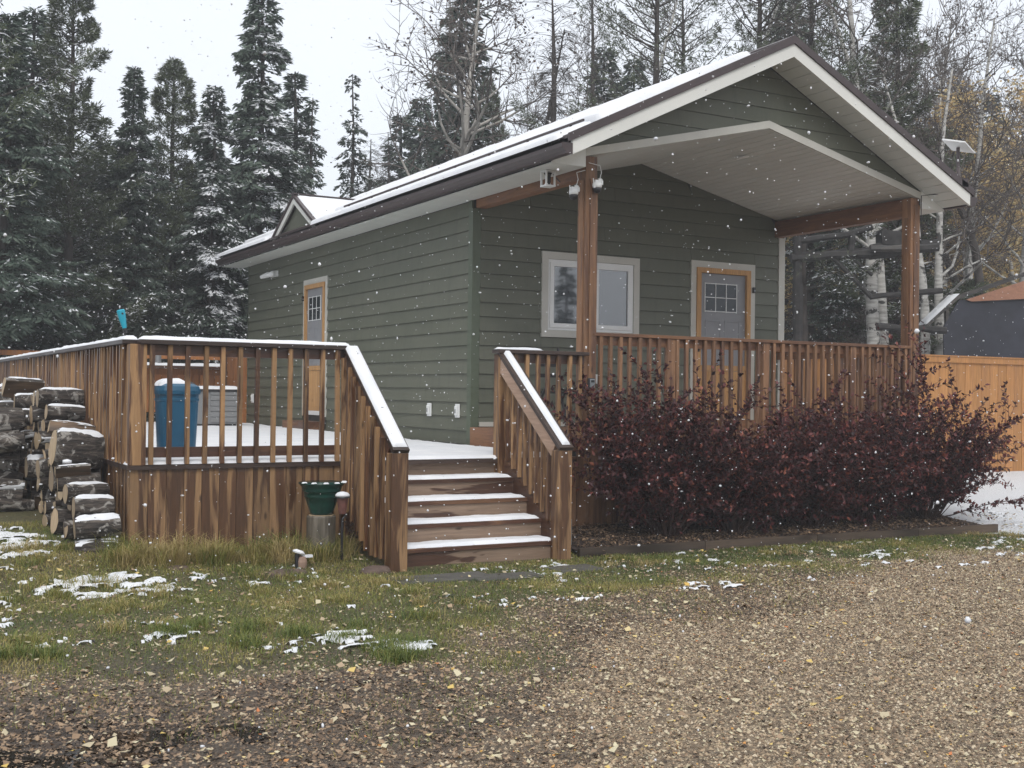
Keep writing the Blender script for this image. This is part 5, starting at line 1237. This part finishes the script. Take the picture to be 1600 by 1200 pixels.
k = inview(x, y) & notbuilt(x, y) & (rg.rand(len(x)) < np.maximum(gr, .55*md*(fbm(x*1.9+61, y*1.9+7, 3) > .54))*(.30+np.clip((pt*.6+pt2*.4-.38)*4.0, 0, 1)*.70)*thin) & (sn < .5) & (rg.rand(len(x)) > md*.8)
x, y, pt, pt2 = x[k], y[k], pt[k], pt2[k]
grass('lawn_grass', x, y, .02, .055, .0018, .9, .42-.18*(y > -4.6)*(x > -.8)+(pt-.5)*1.4+rg.normal(0, .17, len(x)), 'short green and yellowing lawn grass around the stairs')
# tufts along the deck foot and scattered in the lawn
cx_, cy_, hh = [], [], []
for _ in range(240):
    c = (rg.uniform(-4.75, -2.7), rg.uniform(-3.15, -2.62)) if _ < 120 else ((rg.uniform(-6.6, -4.6), rg.uniform(-3.0, -1.9)) if _ < 150 else ((rg.uniform(-6.5, -2.6), rg.uniform(-5.6, -3.1)) if _ < 205 else (rg.uniform(-.8, 4.8), rg.uniform(-4.2, -3.7))))
    m = rg.randint(25, 110) if _ < 120 else 90; h = rg.uniform(.08, .34) if _ < 120 else (rg.uniform(.08, .15) if _ < 205 else rg.uniform(.05, .10))
    cx_.append(c[0]+rg.normal(0, .05, m)); cy_.append(c[1]+rg.normal(0, .045, m)); hh.append(np.full(m, h))
x = np.concatenate(cx_); y = np.concatenate(cy_); h = np.concatenate(hh); k = notbuilt(x, y) & ~((np.hypot(x-sx, y-sy) < .14)); x, y, h = x[k], y[k], h[k]
grass('long_grass', x, y, h*.6, h*1.1, .0021, 1.15, .66+(fbm(x*3, y*3, 3)-.5)*1.6+rg.normal(0, .2, len(x)), 'long bent grass along the foot of the deck skirt')
# taller dark green clumps carrying snow in the middle of the lawn
cx_, cy_ = [], []
for px, py in ((650, 1010), (625, 1018), (580, 1022), (470, 1000), (500, 985), (240, 988), (270, 995), (400, 905), (50, 1020), (30, 1030), (600, 1030), (340, 990), (370, 1010)):
    p = un(px, py, z=.0)
    for _ in range(3): cx_.append(p[0]+rg.normal(0, .16)+rg.normal(0, .05, 90)); cy_.append(p[1]+rg.normal(0, .09)+rg.normal(0, .045, 90))
x, y = np.concatenate(cx_), np.concatenate(cy_)
grass('grass_clumps', x, y, .06, .13, .0022, 1.0, np.clip(.30+rg.normal(0, .16, len(x)), 0, 1), 'dark green grass clumps holding snow in the lawn')
# fallen leaves and bits
def bits(name, x, y, smin, smax, lift, mtl, var, label, fold=.25, asp=.7):
    n = len(x); P = np.stack([x, y, gz(x, y)+lift*rg.rand(n)], 1); a = rg.rand(n)*6.283
    D = nrm(np.stack([np.cos(a), np.sin(a), rg.normal(0, .28, n)], 1)); S_ = np.stack([-np.sin(a), np.cos(a), rg.normal(0, .35, n)], 1)
    ln = smin+(smax-smin)*rg.rand(n)**2.2
    V, F = cards(P, D, S_, ln, ln*asp*(.7+.5*rg.rand(n)), fold=fold); o = put(name, mkmesh(name, V, F, mtl, np.repeat(var, 4)), kind='stuff'); o['label'] = label; return o
x, y = scatter(400000, -8, 8, -9.8, -2.0); gr, sn, md = zones(x, y)
k = inview(x, y) & notbuilt(x, y) & (rg.rand(len(x)) < (1-gr)*.75+.15+.25*(fbm(x*3+7, y*3, 3) > .54)) & (sn < .4)
x, y, md = x[k], y[k], md[k]; v = rg.rand(len(x)); v = np.where(rg.rand(len(x)) < .12+.8*md, v*.60, v)
bits('leaf_litter', x, y, .011, .027+.016*md, .014, LITTER, v, 'brown and tan fallen leaf litter strewn over the gravel')
x, y = scatter(5200, -8, 8, -9.8, -2.8); k = inview(x, y) & notbuilt(x, y); x, y = x[k], y[k]
bits('fallen_leaves', x, y, .030, .058, .03, LITTER, np.where(rg.rand(len(x)) < .45, .78+.2*rg.rand(len(x)), .3+.6*rg.rand(len(x))), 'larger yellow and brown fallen leaves', .15, .9)
x, y = scatter(9000, -.65, 4.7, -3.6, -2.55); n = len(x)
o = bits('bed_litter', x, y, .02, .05, .03, LITTER, rg.rand(n)*.55, 'dark fallen leaves on the shrub bed'); o.location.z = .06
# gravel
x, y = scatter(450000, -8, 8, -9.8, -3.5); gr, sn, md = zones(x, y); k = inview(x, y) & notbuilt(x, y) & (rg.rand(len(x)) < (1-gr)*(.95-.85*np.clip(md*1.3, 0, 1))+.01); x, y = x[k], y[k]; n = len(x)
s_ = .0035+.008*rg.rand(n)**2.5; base = np.array([[-1, -.6, 0], [.9, -.8, 0], [1, .7, 0], [-.8, .9, 0], [.1, 0, .9]]); a = rg.rand(n)*6.283; ca_, sa_ = np.cos(a), np.sin(a)
Bv = base[None]*s_[:, None, None]*(1+rg.normal(0, .25, (n, 5, 3))); V = np.stack([Bv[..., 0]*ca_[:, None]-Bv[..., 1]*sa_[:, None]+x[:, None], Bv[..., 0]*sa_[:, None]+Bv[..., 1]*ca_[:, None]+y[:, None], Bv[..., 2]+gz(x, y)[:, None]-.001], -1).reshape(-1, 3)
b = np.arange(n)[:, None]*5; F = np.concatenate([b+[0, 1, 4], b+[1, 2, 4], b+[2, 3, 4], b+[3, 0, 4]])
o = put('gravel', mkmesh('gravel', V, F, PEBBLE, np.repeat(rg.rand(n), 5)), kind='stuff'); o['label'] = 'tan driveway gravel mixed with leaves'
# snow lying in the grass
xs_ = np.arange(-8.5, 6.5, .022); ys_ = np.arange(-7.2, -1.4, .022); X, Y = np.meshgrid(xs_, ys_, indexing='ij')
Z = gz(X, Y)
def ell(cx, cy, rx, ry): return np.clip(1.25-np.hypot((X-cx)/rx, (Y-cy)/ry), 0, 1)
base = np.full(X.shape, 0.)
base = np.maximum(base, ell(-5.7, -2.3, 1.0, 1.6)*.72); base = np.maximum(base, ell(-4.75, -3.6, 1.1, .65)*.68)
base = np.maximum(base, ell(-4.15, -6.0, .95, .42)*.70); base = np.maximum(base, ell(-3.65, -6.3, .40, .16)*1.0); base = np.maximum(base, ell(-4.85, -5.45, .45, .25)*.75)
base = np.maximum(base, ell(-5.9, -5.0, .6, .8)*.45); base = np.maximum(base, ell(-2.2, -4.5, .5, .12)*.55); base = np.maximum(base, ell(-.9, -4.45, .45, .15)*.6); base = np.maximum(base, ell(4.2, -4.3, 1.6, .35)*.5)
base = np.maximum(base, ell(-3.75, -3.75, .25, .25)*.6); base = np.maximum(base, .37*(Y > -5.5))
Xw = X+.16*(fbm(X*6+3, Y*7+8, 3)-.5)+.05*(fbm(X*25, Y*25+4, 2)-.5); Yw = Y+.12*(fbm(X*7+40, Y*6+11, 3)-.5)+.04*(fbm(X*28+9, Y*28, 2)-.5)
nz_ = fbm(Xw*9+Yw*5, Yw*21-Xw*4, 4)*.60+fbm(X*2.6+70, Y*2.6+5, 3)*.40
h = (nz_-(.815-.44*base))*.30; h = np.minimum(h, .03)
bl = notbuilt(X.ravel(), Y.ravel()).reshape(X.shape); h = np.where(bl & inview(X.ravel(), Y.ravel()).reshape(X.shape), h, -1)
hs = np.clip(h/.012, 0, 1); Zs = Z-.003+hs*hs*(3-2*hs)*.015+np.clip(h, 0, 1)*.30
idx = np.arange(X.size).reshape(X.shape); Fq = np.stack([idx[:-1, :-1], idx[1:, :-1], idx[1:, 1:], idx[:-1, 1:]], -1).reshape(-1, 4); kf = (h > .0)
kf = (kf[:-1, :-1].astype(int)+kf[1:, :-1]+kf[1:, 1:]+kf[:-1, 1:]).reshape(-1) >= 3
Fq = Fq[kf]; used = np.unique(Fq); mp = np.zeros(X.size, int); mp[used] = np.arange(len(used))
o = put('snow_patches', mkmesh('snow_patches', np.stack([X, Y, Zs], -1).reshape(-1, 3)[used], mp[Fq], SNOW, smooth=True), kind='stuff'); o['label'] = 'broken patches of fresh snow caught in the lawn grass'
# puddle
pp = un(170, 1182, z=.0)
def waterf(m, t, b):
    b.inputs['Base Color'].default_value = (.02, .016, .012, 1); b.inputs['Roughness'].default_value = .06
WATER = mat('puddle_water', waterf)
X, Y = np.meshgrid(np.arange(pp[0]-.9, pp[0]+.9, .02), np.arange(pp[1]-.35, pp[1]+.5, .02), indexing='ij'); wl = 1.15-np.hypot((X-pp[0])/.8, (Y-pp[1]-.08)/.3)+(fbm(X*5, Y*6, 4)-.5)*2.2
idx = np.arange(X.size).reshape(X.shape); kf = (wl > .55); kf = (kf[:-1, :-1] & kf[1:, 1:]).reshape(-1)
put('puddle', mkmesh('puddle', np.stack([X, Y, gz(X, Y)+.006], -1).reshape(-1, 3), np.stack([idx[:-1, :-1], idx[1:, :-1], idx[1:, 1:], idx[:-1, 1:]], -1).reshape(-1, 4)[kf], WATER), kind='structure')
# weeds
def weed(px, py, h, lean, label, n=60, col=YSMALL):
    p = un(px, py, z=.05); z0 = float(gz(p[0], p[1])); o = thing('tall_weed', label, 'plant', (p[0], p[1], z0)); A = []; B = []; P = []; r = np.random.RandomState(px)
    for s in range(3):
        q = np.array([0., 0, 0]); d = nrm(np.array([lean+r.normal(0, .10), r.normal(0, .1), 1])); m = 8; hs = h*(1-.22*s)
        for k in range(m):
            d = nrm(d+r.normal(0, .06, 3)); e_ = q+d*hs/m; A.append(q); B.append(e_)
            if k > 1:
                for _ in range(n//18): P.append(q+(e_-q)*r.rand())
            q = e_
    V, F = tubes(A, B, np.full(len(A), .0035), np.full(len(A), .003), 4); c = bpy.data.objects.new('stems', mkmesh('stems', V, F, SHRUBW)); COL.objects.link(c); c.parent = o
    P = np.array(P); k = len(P); D = r.normal(0, 1, (k, 3)); D[:, 2] = np.abs(D[:, 2])*.3-.1
    V, F = cards(P, D, r.normal(0, 1, (k, 3)), .055*(.6+.7*r.rand(k)), .022, fold=.2); c = bpy.data.objects.new('leaves', mkmesh('leaves', V, F, col, np.repeat(r.rand(k), 4))); COL.objects.link(c); c.parent = o; c['kind'] = 'stuff'
weed(318, 858, .62, .02, 'thin weed with yellow leaves standing before the deck skirt')
weed(552, 865, .34, -.05, 'dry reddish weed between the stump and the stairs', 40, DLEAF)
weed(400, 862, .36, .1, 'dry seeding grass stalks before the middle of the deck skirt', 30)
# falling snow: loose flakes through the air of the yard
n = 21000; x = rg.uniform(-10, 9, n); y = rg.uniform(-12.2, 1.5, n); z = rg.uniform(.1, 7, n)
k = (np.hypot(x-CP[0], y-CP[1]) > 2.3) & ~((x > -.5) & (y > -2.9)) & ~((x > -4.7) & (y > -2.6) & (z < 1.0)); x, y, z = x[k], y[k], z[k]; n = len(x)
ph = (1+5**.5)/2; oc = np.array([[-1, ph, 0], [1, ph, 0], [-1, -ph, 0], [1, -ph, 0], [0, -1, ph], [0, 1, ph], [0, -1, -ph], [0, 1, -ph], [ph, 0, -1], [ph, 0, 1], [-ph, 0, -1], [-ph, 0, 1]])/1.9
fc = [(0, 11, 5), (0, 5, 1), (0, 1, 7), (0, 7, 10), (0, 10, 11), (1, 5, 9), (5, 11, 4), (11, 10, 2), (10, 7, 6), (7, 1, 8), (3, 9, 4), (3, 4, 2), (3, 2, 6), (3, 6, 8), (3, 8, 9), (4, 9, 5), (2, 4, 11), (6, 2, 10), (8, 6, 7), (9, 8, 1)]
sz = (.0026+.0040*rg.rand(n)**3); st = 1+rg.normal(0, .3, (n, 1, 3))
V = (oc[None]*sz[:, None, None]*st*(1+rg.normal(0, .12, (n, 12, 3)))+np.stack([x, y, z], 1)[:, None]).reshape(-1, 3); b = np.arange(n)[:, None]*12
F = np.concatenate([b+list(f_) for f_ in fc])
o = put('falling_snow', mkmesh('falling_snow', V, F, SNOW, smooth=True), kind='stuff'); o['label'] = 'snowflakes drifting through the air'
